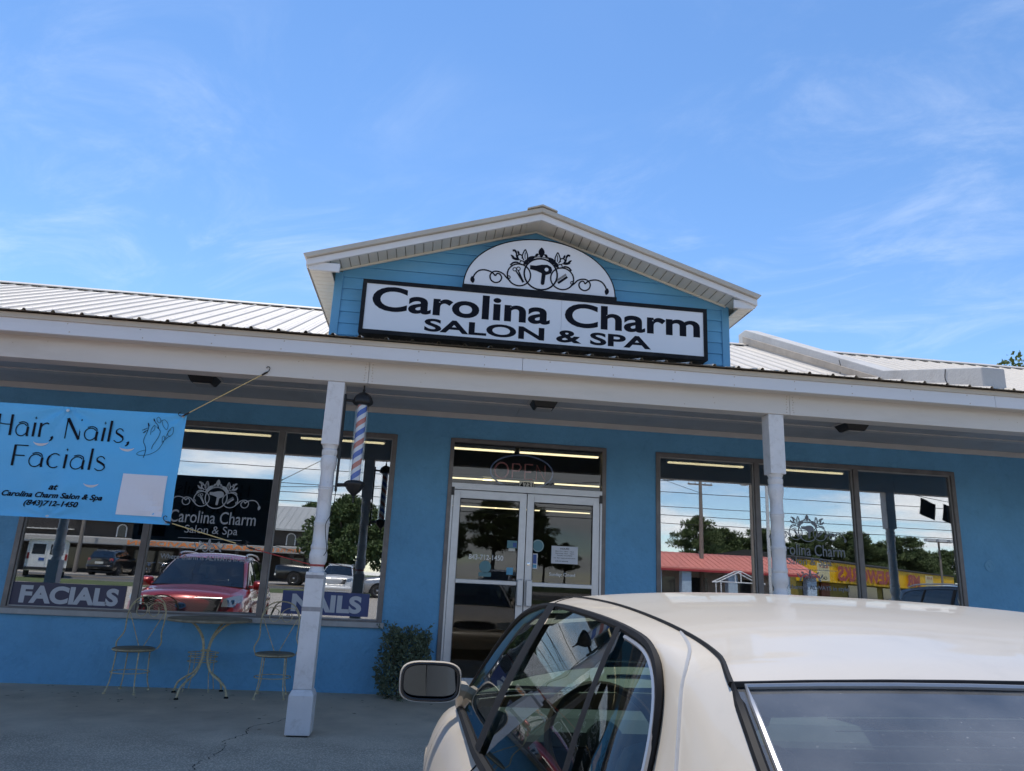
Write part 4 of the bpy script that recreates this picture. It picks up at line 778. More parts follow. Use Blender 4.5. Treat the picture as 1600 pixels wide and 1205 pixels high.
# unlit open sign behind the transom
t = thing('open_sign', 'unlit neon OPEN sign with blue oval behind the transom glass', 'neon sign', (1.18, .15, 2.44))
part(MB().tube([(1.18 + .40 * math.cos(a), .15, 2.66 + .215 * math.sin(a)) for a in np.linspace(0, 2 * math.pi, 41)[:-1]], .010, 8, closed=True), 'oval_tube', 'neon_blue', t, smooth=True)
def L3(pts): return [(x, .15, z) for x, z in pts]
for pts, cl in ((arc(.92, 2.665, .085, 0, 345, 20, .10), True), ([(1.06, 2.57), (1.06, 2.76), (1.14, 2.76), (1.17, 2.72), (1.14, 2.67), (1.06, 2.67)], False), ([(1.32, 2.57), (1.22, 2.57), (1.22, 2.76), (1.32, 2.76)], False), ([(1.22, 2.665), (1.30, 2.665)], False), ([(1.37, 2.57), (1.37, 2.76), (1.48, 2.57), (1.48, 2.76)], False)):
    part(MB().tube(L3(pts), .011, 8, closed=cl), 'letter_tube', 'neon_red', t, smooth=True)
# string bulbs and flags under the porch
b0 = None
for bx, lab in ((9.55, 'small hanging bulb on the porch string, the one nearer the right post'), (10.9, 'small hanging bulb on the porch string, the one farther from the right post')):
    if b0 is None:
        b0 = thing('string_bulb', lab, 'bulb', (bx, -1.5, 2.9), 0, 'bulbs hanging under the porch')
        part(MB().tube([(bx, -1.5, 3.33), (bx, -1.5, 3.03)], .004, 5), 'lead', 'wire', b0); part(MB().lathe([(.018, 2.98), (.02, 3.03)], (bx, -1.5, 0), 10), 'socket', 'black_plastic', b0); part(MB().lathe([(.005, 2.9), (.025, 2.92), (.028, 2.945), (.015, 2.98)], (bx, -1.5, 0), 12), 'bulb', 'clear_cover', b0)
    else: t = copy_tree(b0); t.location = (bx, -1.5, 2.9); t['label'] = lab
for fx, fz, lab in ((8.22, 2.98, 'small dark flag hanging from the porch string, left of the two'), (8.62, 2.90, 'small dark flag hanging from the porch string, right of the two')):
    m = MB()
    for q in (0, .003): m.grid([[(fx + .26 * u - .05 * v, -2.3 + q + .012 * math.sin(u * 6 + v * 3), fz - .10 * u - .27 * v) for u in np.linspace(0, 1, 7)] for v in np.linspace(0, 1, 7)])
    single(m, 'pennant', 'flag_cloth', lab, 'flag', (fx, -2.3, fz), 'dark pennants', smooth='all')
# ---------------------------------------------------------------- wire furniture
def wire_chair(x, y, rz, label):
    t = thing('wire_chair', label, 'chair', (x, y, 0), rz, 'wire cafe chairs', local=True); sr = .205; sh = .43
    part(MB().lathe([(sr - .01, sh - .02), (sr, sh - .012), (sr, sh + .008), (sr - .012, sh + .014), (.02, sh + .010)], (0, 0, 0), 28), 'seat', 'table_wood', t, smooth=True)
    part(MB().tube([((sr + .004) * math.cos(a), (sr + .004) * math.sin(a), sh - .004) for a in np.linspace(0, 2 * math.pi, 33)[:-1]], .006, 6, closed=True), 'seat_ring', 'rusty_wire', t, smooth=True)
    for a in (50, 130, 230, 310):
        c, s = math.cos(rad(a)), math.sin(rad(a)); part(MB().tube(spline([(c * .18, s * .18, sh - .01), (c * .185, s * .185, .3), (c * .20, s * .20, .12), (c * .235, s * .235, .012)], 5), .0065, 6).lathe([(.018, .0), (.016, .012), (.006, .016)], (c * .235, s * .235, 0), 8), 'leg', 'rusty_wire', t, smooth=True)
    part(MB().tube([(.19 * math.cos(a), .19 * math.sin(a), .20) for a in np.linspace(0, 2 * math.pi, 33)[:-1]], .005, 6, closed=True), 'stretcher_ring', 'rusty_wire', t, smooth=True)
    # back at +y, hoop, heart curls and struts
    hoop = spline([(-.215, .06, sh), (-.235, .10, sh + .06), (-.20, .16, sh + .16), (-.205, .18, sh + .30), (-.19, .195, sh + .42), (-.12, .205, sh + .51), (0, .21, sh + .54), (.12, .205, sh + .51), (.19, .195, sh + .42), (.205, .18, sh + .30), (.20, .16, sh + .16), (.235, .10, sh + .06), (.215, .06, sh)], 6)
    part(MB().tube(hoop, .0075, 6), 'back_hoop', 'rusty_wire', t, smooth=True)
    for s in (-1, 1):
        part(MB().tube(spline([(s * .195, .19, sh + .38), (s * .15, .195, sh + .46), (s * .07, .2, sh + .465), (s * .012, .2, sh + .42), (s * .02, .2, sh + .35), (s * .075, .198, sh + .32), (s * .12, .196, sh + .36), (s * .11, .196, sh + .42)], 6), .005, 6), 'back_curl', 'rusty_wire', t, smooth=True)
        part(MB().tube([(s * .185, .188, sh + .36), (s * .02, .17, sh + .0)], .005, 6), 'back_strut', 'rusty_wire', t, smooth=True)
    return t
wire_chair(-2.98, -.36, rad(-4), 'rusty wire chair with looped back left of the round table'); wire_chair(-1.50, -.40, rad(6), 'rusty wire chair with looped back partly behind the porch post')
t = thing('cafe_table', 'small round metal table with curved legs below the window', 'table', (-2.215, -.45, 0), rad(20), local=True)
part(MB().lathe([(.02, .742), (.40, .744), (.425, .748), (.432, .758), (.43, .772), (.41, .778), (.02, .78)], (0, 0, 0), 40), 'tabletop', 'table_wood', t, smooth=True)
for k in range(4):
    a = rad(45 + 90 * k); c, s = math.cos(a), math.sin(a)
    part(MB().tube(spline([(c * .27, s * .27, .742), (c * .18, s * .18, .69), (c * .075, s * .075, .58), (c * .035, s * .035, .45), (c * .045, s * .045, .34), (c * .11, s * .11, .23), (c * .22, s * .22, .165), (c * .30, s * .30, .11), (c * .335, s * .335, .03), (c * .338, s * .338, .012)], 6), .011, 8), 'leg', 'rusty_wire', t, smooth=True)
    part(MB().lathe([(.024, 0), (.022, .012), (.013, .018)], (c * .338, s * .338, 0), 10), 'foot', 'rubber', t)
part(MB().tube([(.045 * math.cos(a), .045 * math.sin(a), .45) for a in np.linspace(0, 2 * math.pi, 17)[:-1]], .007, 6, closed=True), 'collar', 'rusty_wire', t, smooth=True)
t = thing('plant_stand', 'small wire plant stand against the wall behind the table', 'plant stand', (-2.30, -.20, 0), local=True)
for zz, r in ((.36, .15), (.31, .155), (.40, .16)):
    part(MB().tube([(r * math.cos(a), r * .8 * math.sin(a), zz) for a in np.linspace(0, 2 * math.pi, 25)[:-1]], .005, 6, closed=True), 'ring', 'rusty_wire', t, smooth=True)
for k in range(5): part(MB().tube([(-.13 + .065 * k, -.1, .36), (-.13 + .065 * k, .1, .36)], .0035, 5), 'shelf_wire', 'rusty_wire', t)
for k in range(4):
    a = rad(45 + 90 * k); part(MB().tube(spline([(.15 * math.cos(a), .12 * math.sin(a), .40), (.15 * math.cos(a), .12 * math.sin(a), .2), (.19 * math.cos(a), .15 * math.sin(a), .008)], 4), .005, 6), 'leg', 'rusty_wire', t, smooth=True)
# ---------------------------------------------------------------- bush by the door
def leaf_cloud(mb, n, fn, size, rng, asp=.5, flat=.0):
    for _ in range(n):
        p, out = fn(); p = Vector(p); out = Vector(out)
        d = Vector((rng.gauss(0, 1), rng.gauss(0, 1), rng.gauss(0, 1))) * .7 + out; d = d.normalized() if d.length > 1e-6 else Vector((0, 0, 1))
        sd = d.cross(Vector((rng.gauss(0, 1), rng.gauss(0, 1), rng.gauss(0, 1)))); sd = sd.normalized() if sd.length > 1e-6 else Vector((1, 0, 0))
        l = size * rng.uniform(.6, 1.3); w = l * asp; nn = d.cross(sd) * l * .15
        mb.add([p, p + d * l * .5 + sd * w * .5 + nn, p + d * l, p + d * l * .5 - sd * w * .5 + nn], [(0, 1, 2, 3)])
    return mb
rng = random.Random(7)
t = thing('bush', 'clipped dark green bush against the blue wall beside the doors', 'bush', (-.13, -.24, 0))
def bfn():
    u = rng.random(); a = rng.random() * 2 * math.pi; z = .03 + .66 * rng.random() ** .9
    lump = 1 + .20 * math.sin(3 * a + z * 9) + .13 * math.sin(7 * a - z * 13) + .09 * math.sin(13 * a + z * 31) + (.12 if z > .45 and math.cos(a) > .2 else 0)
    r = lump * (.235 + .02 * math.sin(z * 8)) * (1 if z < .5 else 1 - (z - .5) ** 2 * 9)
    q = r * (1 - .55 * rng.random() ** 2.2); shift = .05 * (z / .7)
    return (-.13 + shift + q * 1.05 * math.cos(a), min(-.02, -.25 + q * .92 * math.sin(a)), z + .05 * math.sin(5 * a)), (math.cos(a) * .6, math.sin(a) * .6, .4)
m = leaf_cloud(MB(), 3300, bfn, .046, rng, .58)
for _ in range(90):
    t_ = rng.random(); m2 = (-.16 - .11 * t_, -.2, .62 + .14 * t_); leaf_cloud(m, 1, lambda: ((m2[0] + rng.gauss(0, .012), m2[1] + rng.gauss(0, .02), m2[2] + rng.gauss(0, .012)), (-.5, 0, .8)), .035, rng, .5)
for _ in range(26):
    a_ = rng.random() * 6.283; z_ = rng.uniform(.25, .72); b_ = (-.13 + .22 * math.cos(a_), min(-.03, -.25 + .2 * math.sin(a_)), z_)
    for k in range(9): leaf_cloud(m, 1, lambda: ((b_[0] + .012 * k * math.cos(a_) + rng.gauss(0, .008), min(-.015, b_[1] + .012 * k * math.sin(a_)), b_[2] + .012 * k), (math.cos(a_), math.sin(a_), .5)), .04, rng, .5)
part(m, 'foliage', 'leaf_bush', t, fix=False)
for k in range(7):
    a = k * .9; part(MB().tube(spline([(-.13 + .03 * math.cos(a), -.24 + .03 * math.sin(a), 0), (-.13 + .08 * math.cos(a), -.24 + .07 * math.sin(a), .25), (-.12 + .15 * math.cos(a), -.24 + .12 * math.sin(a), .55)], 4), [.010] * 4 + [.007] * 5, 5), 'stem', 'bark', t)
# ---------------------------------------------------------------- cars
def mirx(mb): 
    o = MB(); o.v = [(-x, y, z) for x, y, z in mb.v]; o.f = [f[::-1] for f in mb.f]; return o
def lerp3(a, b, t): return tuple(a[i] + (b[i] - a[i]) * t for i in range(3))
def build_car(name, label, S):
    """S: control curves of one make; car faces +y, origin on the ground under its middle"""
    t = thing(name, label, S['cat'], (0, 0, 0), 0, None, local=True)
    paint, glass = S['paint'], S['glass']
    N = 6
    A = spline([(x, y, z) for y, x, z in S['A']], N); B = spline([(x, y, z) for y, x, z in S['B']], N)
    ih, ib = S['ih'] * N, S['ib'] * N                          # header corner, backlight corner
    ST = S['stations']; ys = [q[0] for q in ST]
    def sect(y):
        y = max(min(y, ys[0]), ys[-1])
        for a, b in zip(ST, ST[1:]):
            if b[0] <= y <= a[0]:
                k = (a[0] - y) / (a[0] - b[0]); k2 = k
                return [(a[1][i][0] + (b[1][i][0] - a[1][i][0]) * k2, a[1][i][1] + (b[1][i][1] - a[1][i][1]) * k2) for i in range(len(a[1]))]
    # smooth stations
    SP = spline([[y] + [c for q in sec for c in q] for y, sec in ST], 6)
    secs = [(q[0], [(q[1 + 2 * i], q[2 + 2 * i]) for i in range((len(q) - 1) // 2)]) for q in SP]
    def fine(sec): return spline(sec, 4)
    rows = [[(x, y, z) for x, z in fine(sec)] for y, sec in secs]
    # wheel arches: lift the lower edge of the side around each wheel
    wr = S['wheel_r']; ar = wr + .05
    arched = []
    for r in rows:
        y = r[0][1]; zlow = None
        for wy in S['wheels']:
            if abs(y - wy) < ar: zlow = wr + math.sqrt(ar * ar - (y - wy) ** 2)
        if zlow: r = [(x, yy, max(z, zlow)) for x, yy, z in r]
        arched.append(r)
    side = MB().grid(arched); body = MB().add(side.v, side.f); q = mirx(side); body.add(q.v, q.f)
    # closing front and rear ends
    for r, sg_, bow in ((rows[0], 1, S['bow_f']), (rows[-1], -1, S['bow_r'])):
        g = [[(x * u, y + sg_ * bow * (1 - u * u), z) for u in np.linspace(1, -1, 13)] for x, y, z in r]; body.add(*(lambda m: (m.v, m.f))(MB().grid(g)))
    # hood and deck
    def deck(y0, y1, crown, endbow, sgn):
        sel = [(y, sec[0]) for y, sec in secs if min(y0, y1) - 1e-6 <= y <= max(y0, y1) + 1e-6]; g = []
        for y, (x, z) in sel:
            k = abs(y - (y0 if sgn > 0 else y1)); last = abs(y - (ys[0] if sgn > 0 else ys[-1])) < 1e-6
            g.append([(x * u, y + sgn * endbow * (1 - u * u) * (max(0, (abs(y) - abs(y0 if sgn > 0 else y1)) / max(1e-6, abs((ys[0] if sgn > 0 else ys[-1])) - abs(y0 if sgn > 0 else y1))) ** 1), z + crown * (1 - u ** 2) * (0.0 if last else 1.0)) for u in np.linspace(1, -1, 13)])
        return MB().grid(g)
    hood = deck(S['hood'], ys[0], S['hcrown'], S['bow_f'], 1); dk = deck(ys[-1], S['deck'], S['dcrown'], S['bow_r'], -1)
    part(body, 'body', paint, t, smooth=True); part(hood, 'hood', paint, t, smooth=True); part(dk, 'boot_lid', paint, t, smooth=True)
    # greenhouse frame, both sides
    fr = MB(); nb = 4
    g = [[lerp3(a, b, k / nb) for k in range(nb + 1)] for a, b in zip(A, B)]
    g = [[(x - S.get('bulge', .008) * math.sin(math.pi * k / nb), y, z) for k, (x, y, z) in enumerate(r)] for r in g]
    fr.grid(g); q = mirx(fr); fr.add(q.v, q.f); part(fr, 'pillars', paint, t, smooth=True)
    # roof
    rr = []
    D = B[ih:ib + 1]; n = len(D)
    for i, (x, y, z) in enumerate(D):
        v = i / (n - 1); bow = S['rbow_f'] * max(0, 1 - v * 4) ** 1.0 - S['rbow_r'] * max(0, v * 4 - 3)
        rr.append([(x * u, y + bow * (1 - u * u), z + (S['rcrown'] * (.55 + .45 * math.sin(math.pi * min(1, max(0, v * 1.02))))) * (1 - abs(u) ** 2.6)) for u in np.linspace(1, -1, 21)])
    part(MB().grid(rr), 'roof', paint, t, smooth=True)
    # screens
    def screen(seg, b0, b1, c0, c1, nm, mat):
        gg = []
        for i, (x, y, z) in enumerate(seg):
            v = i / (len(seg) - 1); gg.append([(x * u, y + (b0 + (b1 - b0) * v) * (1 - u * u), z + (c0 + (c1 - c0) * v) * (1 - abs(u) ** 2.6)) for u in np.linspace(1, -1, 15)])
        return part(MB().grid(gg), nm, mat, t, smooth='all'), gg
    ws, wg = screen(B[:ih + 1], S['cowlbow'], S['rbow_f'], .02, S['rcrown'] * .55, 'windscreen', glass); bl, bg = screen(B[ib:], -S['rbow_r'], -S['tailbow'], S['rcrown'] * .55, .01, 'rear_window', S['rear_glass'])
    for gg, par in ((wg, ws), (bg, bl)):
        loop = gg[0] + [r[-1] for r in gg[1:]] + gg[-1][::-1][1:] + [r[0] for r in gg[::-1][1:-1]]
        c = Vector((sum(p[0] for p in loop), sum(p[1] for p in loop), sum(p[2] for p in loop))) / len(loop)
        part(MB().tube(loop, .0065, 6, closed=True), 'seal', 'rubber', par, smooth=True)
        if S.get('chrome') and par is bl:
            part(MB().tube([tuple(Vector(p) * 1.0 + (Vector(p) - c).normalized() * -.014 + Vector((0, -.003, .004))) for p in loop], .0036, 6, closed=True), 'bright_trim', 'satin_trim', par, smooth=True)
    if S.get('chrome'):
        dm_ = MB()
        for i in range(2, len(bg) - 1, 1):
            r0, r1 = bg[i], bg[i - 1]
            for f_ in (0.0, .5): dm_.tube([tuple(Vector(a).lerp(Vector(b), f_) + Vector((0, .002, -.003))) for a, b in zip(r0[1:-1], r1[1:-1])], .0009, 4)
        o_ = part(dm_, 'defroster', 'flashing', bl); o_['kind'] = 'stuff'
    # side glass
    bel = S['belt']
    def belt(y):
        for a, b in zip(bel, bel[1:]):
            if b[0] <= y <= a[0]: k = (a[0] - y) / (a[0] - b[0]); return (a[1] + (b[1] - a[1]) * k, y, a[2] + (b[2] - a[2]) * k)
        return (bel[-1][1], y, bel[-1][2]) if y < bel[-1][0] else (bel[0][1], y, bel[0][2])
    def topat(y):
        for a, b in zip(A, A[1:]):
            if b[1] <= y <= a[1]: k = (a[1] - y) / max(1e-9, a[1] - b[1]); return lerp3(a, b, k)
        return A[0] if y > A[0][1] else A[-1]
    ymin = min(p[1] for p in A)
    cuts = S['cuts']
    for s in (-1, 1):
        for (ya, yb) in cuts:
            gg = []
            for y in np.linspace(ya, yb, 22):
                tp, bt = topat(y), belt(y); tp = (tp[0], tp[1], max(tp[2], bt[2] + .001))
                gg.append([(-s * (lerp3(tp, bt, k / 6)[0] - .006 - .012 * math.sin(math.pi * k / 6)) , y, lerp3(tp, bt, k / 6)[2]) for k in range(7)])
            part(MB().grid([[(x - (0), y, z) for x, y, z in r] for r in gg]), 'side_window', glass, t, smooth='all')
        m = MB().tube([(-s * (x - .008), y, z) for x, y, z in A], .0075, 6); part(m, 'window_trim', 'rubber', t, smooth=True)
        if S.get('chrome'): part(MB().tube([(-s * (x - .016), y - .006, z - .010) for x, y, z in A[7 * N:]], .004, 5), 'bright_strip', 'satin_trim', t, smooth=True)
        m = MB().tube([(-s * (belt(y)[0] - .010), y, belt(y)[2]) for y in np.linspace(A[0][1], ymin, 24)], .014, 6); part(m, 'belt_moulding', 'rubber', t, smooth=True)
        for yy, lean, w in S['pillars']:
            tp, bt = topat(yy), belt(yy - lean); gg = []
            for k in range(7):
                p = lerp3(tp, bt, k / 6); off = .014 + .012 * math.sin(math.pi * k / 6); gg.append([(-s * (p[0] - off), p[1] + w * .5, p[2]), (-s * (p[0] - off - .003), p[1], p[2]), (-s * (p[0] - off), p[1] - w * .5, p[2])])
            part(MB().grid(gg), 'door_pillar', 'rubber', t, smooth='all')
        m = MB().tube([(-s * (x - .002), y, z + .002) for x, y, z in B[ih:ib + 1]], [.0018 + .0026 * (q / (ib - ih)) ** 3 for q in range(ib - ih + 1)], 6); part(m, 'roof_ditch', 'rubber', t, smooth=True)
        if S.get('seam'):
            P = []
            for i, w in S['seam']:
                p = lerp3(A[i], B[i], w); P.append((-s * (p[0] - .012 * math.sin(math.pi * w) - .0005), p[1], p[2]))
            part(MB().tube(spline(P, 5), .0028, 5), 'panel_gap', 'sill', t, smooth=True)
            P = [(lambda p: (-s * (p[0] - .012 * math.sin(math.pi * w) - .0005), p[1], p[2]))(lerp3(A[29], B[29], w)) for w in np.linspace(.1, .97, 6)]; part(MB().tube(P, .002, 5), 'panel_gap', 'rubber', t, smooth=True)
        for yy in S['doors']:
            sec = fine(sect(yy)); part(MB().tube([(-s * (x - .0005), yy, z) for x, z in sec if z > .3], .0035, 5), 'door_gap', 'rubber', t)
        for yy in S['handles']:
            sec = sect(yy); x, z = sec[1]; m = MB().tube([(-s * (x - .012), yy + .07, z - .02), (-s * (x - .035), yy + .05, z - .02), (-s * (x - .035), yy - .06, z - .02), (-s * (x - .012), yy - .08, z - .02)], .012, 8); part(m, 'door_handle', paint, t, smooth=True)
        # door mirror
        mx, my, mz = S['mirror']; hw, hh = S['mirror_size']
        def se(a, e): c, s2 = math.cos(a), math.sin(a); return math.copysign(abs(c) ** e, c), math.copysign(abs(s2) ** e, s2)
        gg = []
        for dy, k in ((.0, 1.0), (.015, 1.03), (.05, 1.0), (.09, .85), (.125, .5), (.135, .05)):
            gg.append([(-s * (mx + hw * k * se(a, .55)[0]), my + dy, mz + hh * k * se(a, .55)[1]) for a in np.linspace(0, 2 * math.pi, 33)])
        gg = [[(-s * (mx + hw * .90 * se(a, .55)[0]), my + .012, mz + hh * .86 * se(a, .55)[1]) for a in np.linspace(0, 2 * math.pi, 33)]] + gg
        dm = part(MB().grid(gg), 'door_mirror', paint, t, smooth=True)
        part(MB().add([(-s * (mx + hw * .88 * se(a, .55)[0]), my + .008 - .17 * hh * .84 * se(a, .55)[1], mz + hh * .84 * se(a, .55)[1]) for a in np.linspace(0, 2 * math.pi, 33)[:-1]] + [(-s * (mx + hw * .88 * se(a, .55)[0]), my + .014 - .17 * hh * .84 * se(a, .55)[1], mz + hh * .84 * se(a, .55)[1]) for a in np.linspace(0, 2 * math.pi, 33)[:-1]], [tuple(range(32)), tuple(range(32, 64))]), 'mirror_glass', 'mirror_glass', dm)
        part(MB().lathe([(.1, 0), (.1, .004)], (0, 0, 0), 4).xf(Matrix.Translation((-s * mx, my + .02, mz)) @ Matrix.Diagonal((hw * 6.5, .02, hh * 6.0, 1)) @ Matrix.Rotation(rad(45), 4, 'Y') @ Matrix.Rotation(rad(90), 4, 'X')), 'mirror_backing', 'black_plastic', dm)
        part(MB().tube([(-s * (mx + hw * .93 * se(a, .55)[0]), my + .006, mz + hh * .90 * se(a, .55)[1]) for a in np.linspace(0, 2 * math.pi, 33)[:-1]], .0065, 6, closed=True), 'mirror_bezel', 'black_plastic', dm, smooth=True)
        b0 = belt(my + .12); part(MB().tube([(-s * (mx + hw * .55), my + .05, mz - hh * .3), (-s * ((mx + hw + b0[0]) / 2), my + .08, mz - hh * .45), (-s * (b0[0] + .02), my + .12, b0[2] + .02)], [.035, .032, .05], 8), 'mirror_arm', paint, dm, smooth=True)
        # wheels
        for wy in S['wheels']:
            wx = S['track']; w0 = part(MB().lathe([(wr - .14, -.10), (wr - .03, -.11), (wr, -.09), (wr, .09), (wr - .03, .11), (wr - .14, .10)], (-s * -wx, wy, wr), 28, 'x'), 'wheel', 'tyre', t, smooth=True)
            part(MB().lathe([(.03, -.112), (.06, -.10), (wr - .16, -.085), (wr - .135, -.105), (wr - .13, .0), (wr - .135, .105), (wr - .16, .085), (.06, .10), (.03, .112)], (-s * -wx, wy, wr), 20, 'x'), 'rim', 'rim', w0, smooth=True)
            part(MB().lathe([(.05, 0), (ar - .01, 0), (ar - .01, .25), (.05, .25)], (-s * -wx - (0.17 if -s * -wx > 0 else .08), wy, wr), 24, 'x'), 'wheel_well', 'black_plastic', t)
    # floor, cabin
    x1 = S['stations'][0][1][3][0]
    part(MB().box(-.78, .78, ys[-1] + .15, ys[0] - .15, .2, .26), 'underbody', 'black_plastic', t)
    if S.get('cabin'):
        zb = bel[1][2]
        part(MB().box(-.80, .80, S['cab'][0], S['cab'][1], .26, .3), 'floor_carpet', 'cabin_dark', t)
        d = MB().prism([(-.76, S['dash'] + .42, zb - .12), (-.76, S['dash'] + .45, zb - .02), (-.76, S['dash'] + .1, zb + .0), (-.76, S['dash'], zb - .06), (-.76, S['dash'] + .05, .5), (-.76, S['dash'] + .45, .5)], (1.52, 0, 0)); part(d, 'dashboard', 'cabin_grey', t, bev=.03)
        sx, sy_, sz_ = -.37, S['dash'] - .14, zb - .03
        M = Matrix.Translation((sx, sy_, sz_)) @ Matrix.Rotation(rad(62), 4, 'X')
        sw = part(MB().tube([(.19 * math.cos(a), .19 * math.sin(a), 0) for a in np.linspace(0, 2 * math.pi, 33)[:-1]], .014, 8, closed=True).xf(M), 'steering_wheel', 'steering_wood', t, smooth=True)
        part(MB().box(-.18, .18, -.02, .025, -.008, .008).box(-.02, .02, -.18, -.02, -.008, .008).lathe([(.065, -.02), (.06, .03), (.03, .035)], (0, 0, 0), 16).xf(M), 'wheel_hub', 'cabin_dark', sw)
        for cx in (-.37, .37):
            y0 = S['seat']; st_ = part(MB().add([(cx - .25, y0, .42), (cx + .25, y0, .42), (cx + .25, y0 + .5, .46), (cx - .25, y0 + .5, .46), (cx - .25, y0, .56), (cx + .25, y0, .56), (cx + .25, y0 + .5, .61), (cx - .25, y0 + .5, .61)], [(0, 3, 2, 1), (4, 5, 6, 7), (0, 1, 5, 4), (1, 2, 6, 5), (2, 3, 7, 6), (3, 0, 4, 7)]), 'front_seat', 'cabin_grey', t, bev=.05)
            rec = -.26; part(MB().add([(cx - .24, y0 + .06, .56), (cx + .24, y0 + .06, .56), (cx + .24, y0 - .1, .56), (cx - .24, y0 - .1, .56), (cx - .20, y0 + .04 + rec, 1.10), (cx + .20, y0 + .04 + rec, 1.10), (cx + .20, y0 - .06 + rec, 1.10), (cx - .20, y0 - .06 + rec, 1.10)], [(0, 1, 2, 3), (7, 6, 5, 4), (0, 4, 5, 1), (1, 5, 6, 2), (2, 6, 7, 3), (3, 7, 4, 0)]), 'seat_back', 'cabin_grey', st_, bev=.05)
            part(MB().box(cx - .13, cx + .13, y0 + rec - .07, y0 + rec + .03, 1.13, 1.28), 'head_rest', 'cabin_grey', st_, bev=.04)
        y0 = S['rear_seat']
        part(MB().box(-.66, .66, y0, y0 + .48, .36, .58), 'rear_bench', 'cabin_grey', t, bev=.05)
        part(MB().add([(-.66, y0 + .1, .56), (.66, y0 + .1, .56), (.66, y0 - .05, .56), (-.66, y0 - .05, .56), (-.60, y0 - .12, 1.02), (.60, y0 - .12, 1.02), (.60, y0 - .26, 1.02), (-.60, y0 - .26, 1.02)], [(0, 1, 2, 3), (7, 6, 5, 4), (0, 4, 5, 1), (1, 5, 6, 2), (2, 6, 7, 3), (3, 7, 4, 0)]), 'rear_back', 'cabin_grey', t, bev=.05)
        for cx in (-.36, .36): part(MB().box(cx - .13, cx + .13, y0 - .27, y0 - .17, 1.02, 1.15), 'rear_head_rest', 'cabin_grey', t, bev=.04)
        part(MB().box(-.72, .72, S['deck'] + .02, y0 - .14, zb - .03, zb + .01), 'parcel_shelf', 'cabin_grey', t)
        for s in (-1, 1):
            gg = [[(s * (-belt(y)[0] - .05), y, belt(y)[2] - .012), (s * (-belt(y)[0] - .07), y, .75), (s * (-belt(y)[0] - .05), y, .3)] for y in np.linspace(A[0][1] + .05, ymin - .1, 12)]; part(MB().grid(gg), 'door_trim', 'cabin_grey', t, smooth=True)
        gg = [[(x * .96, y, z - .035) for x, y, z in r] for r in rr]; part(MB().grid(gg), 'headliner', 'headliner', t, smooth=True)
    return t
SEDAN = dict(cat='car', paint='paint_white', glass='car_glass', rear_glass='car_rear_glass', ih=3, ib=9, bow_f=.10, bow_r=.07, hood=1.30, deck=-1.74, hcrown=.05, dcrown=.03, rbow_f=.10, rbow_r=.05, rcrown=.034, cowlbow=.16, tailbow=.12, chrome=True, bulge=.012,
    A=[(1.22, -.815, .915), (.95, -.765, 1.07), (.68, -.715, 1.215), (.46, -.68, 1.305), (.25, -.66, 1.345), (0, -.65, 1.362), (-.4, -.65, 1.36), (-.75, -.652, 1.347), (-.90, -.655, 1.322), (-.965, -.672, 1.25), (-.99, -.71, 1.14), (-1.0, -.775, 1.03)],
    B=[(1.36, -.76, .93), (1.05, -.70, 1.10), (.78, -.64, 1.245), (.53, -.585, 1.335), (.27, -.585, 1.372), (0, -.592, 1.385), (-.4, -.592, 1.381), (-.75, -.595, 1.362), (-.98, -.60, 1.336), (-1.115, -.632, 1.308), (-1.40, -.69, 1.185), (-1.76, -.73, 1.035)],
    stations=[(2.42, [(-.55, .66), (-.68, .62), (-.74, .5), (-.74, .36), (-.66, .24)]), (2.25, [(-.64, .74), (-.80, .69), (-.86, .55), (-.86, .38), (-.78, .22)]), (1.9, [(-.71, .83), (-.85, .77), (-.91, .6), (-.90, .4), (-.84, .22)]), (1.36, [(-.775, .915), (-.88, .85), (-.945, .68), (-.93, .42), (-.86, .22)]), (.8, [(-.815, .935), (-.89, .87), (-.95, .7), (-.935, .42), (-.87, .22)]), (0, [(-.83, .985), (-.895, .9), (-.95, .72), (-.935, .42), (-.87, .22)]), (-1.0, [(-.80, 1.03), (-.88, .93), (-.945, .74), (-.93, .44), (-.86, .23)]), (-1.78, [(-.735, 1.035), (-.84, .95), (-.91, .76), (-.90, .45), (-.84, .25)]), (-2.2, [(-.67, 1.0), (-.76, .93), (-.85, .75), (-.85, .45), (-.78, .27)]), (-2.45, [(-.55, .96), (-.64, .9), (-.72, .72), (-.72, .45), (-.66, .3)])],
    belt=[(1.22, -.815, .915), (.8, -.822, .945), (0, -.835, .99), (-1.02, -.80, 1.03)], cuts=[(1.20, .03), (-.03, -.985)], pillars=[(.0, .0, .11), (-.70, .16, .035)], doors=(1.12, -.02, -1.02), handles=(.12, -.86), mirror=(-.952, .96, 1.035), mirror_size=(.115, .072), wheels=(1.52, -1.25), wheel_r=.32, track=.80, seam=[(44, .97), (47, .76), (50, .56), (53, .44), (56, .37), (60, .33), (66, .30)],
    cabin=True, cab=(-1.7, 1.3), dash=.72, seat=-.10, rear_seat=-.98)
car = build_car('white_sedan', 'cream white sedan parked facing the shop in the foreground', SEDAN)
pm('grille_silver', (0.5, 0.5, 0.5), 0.3, 0.3)
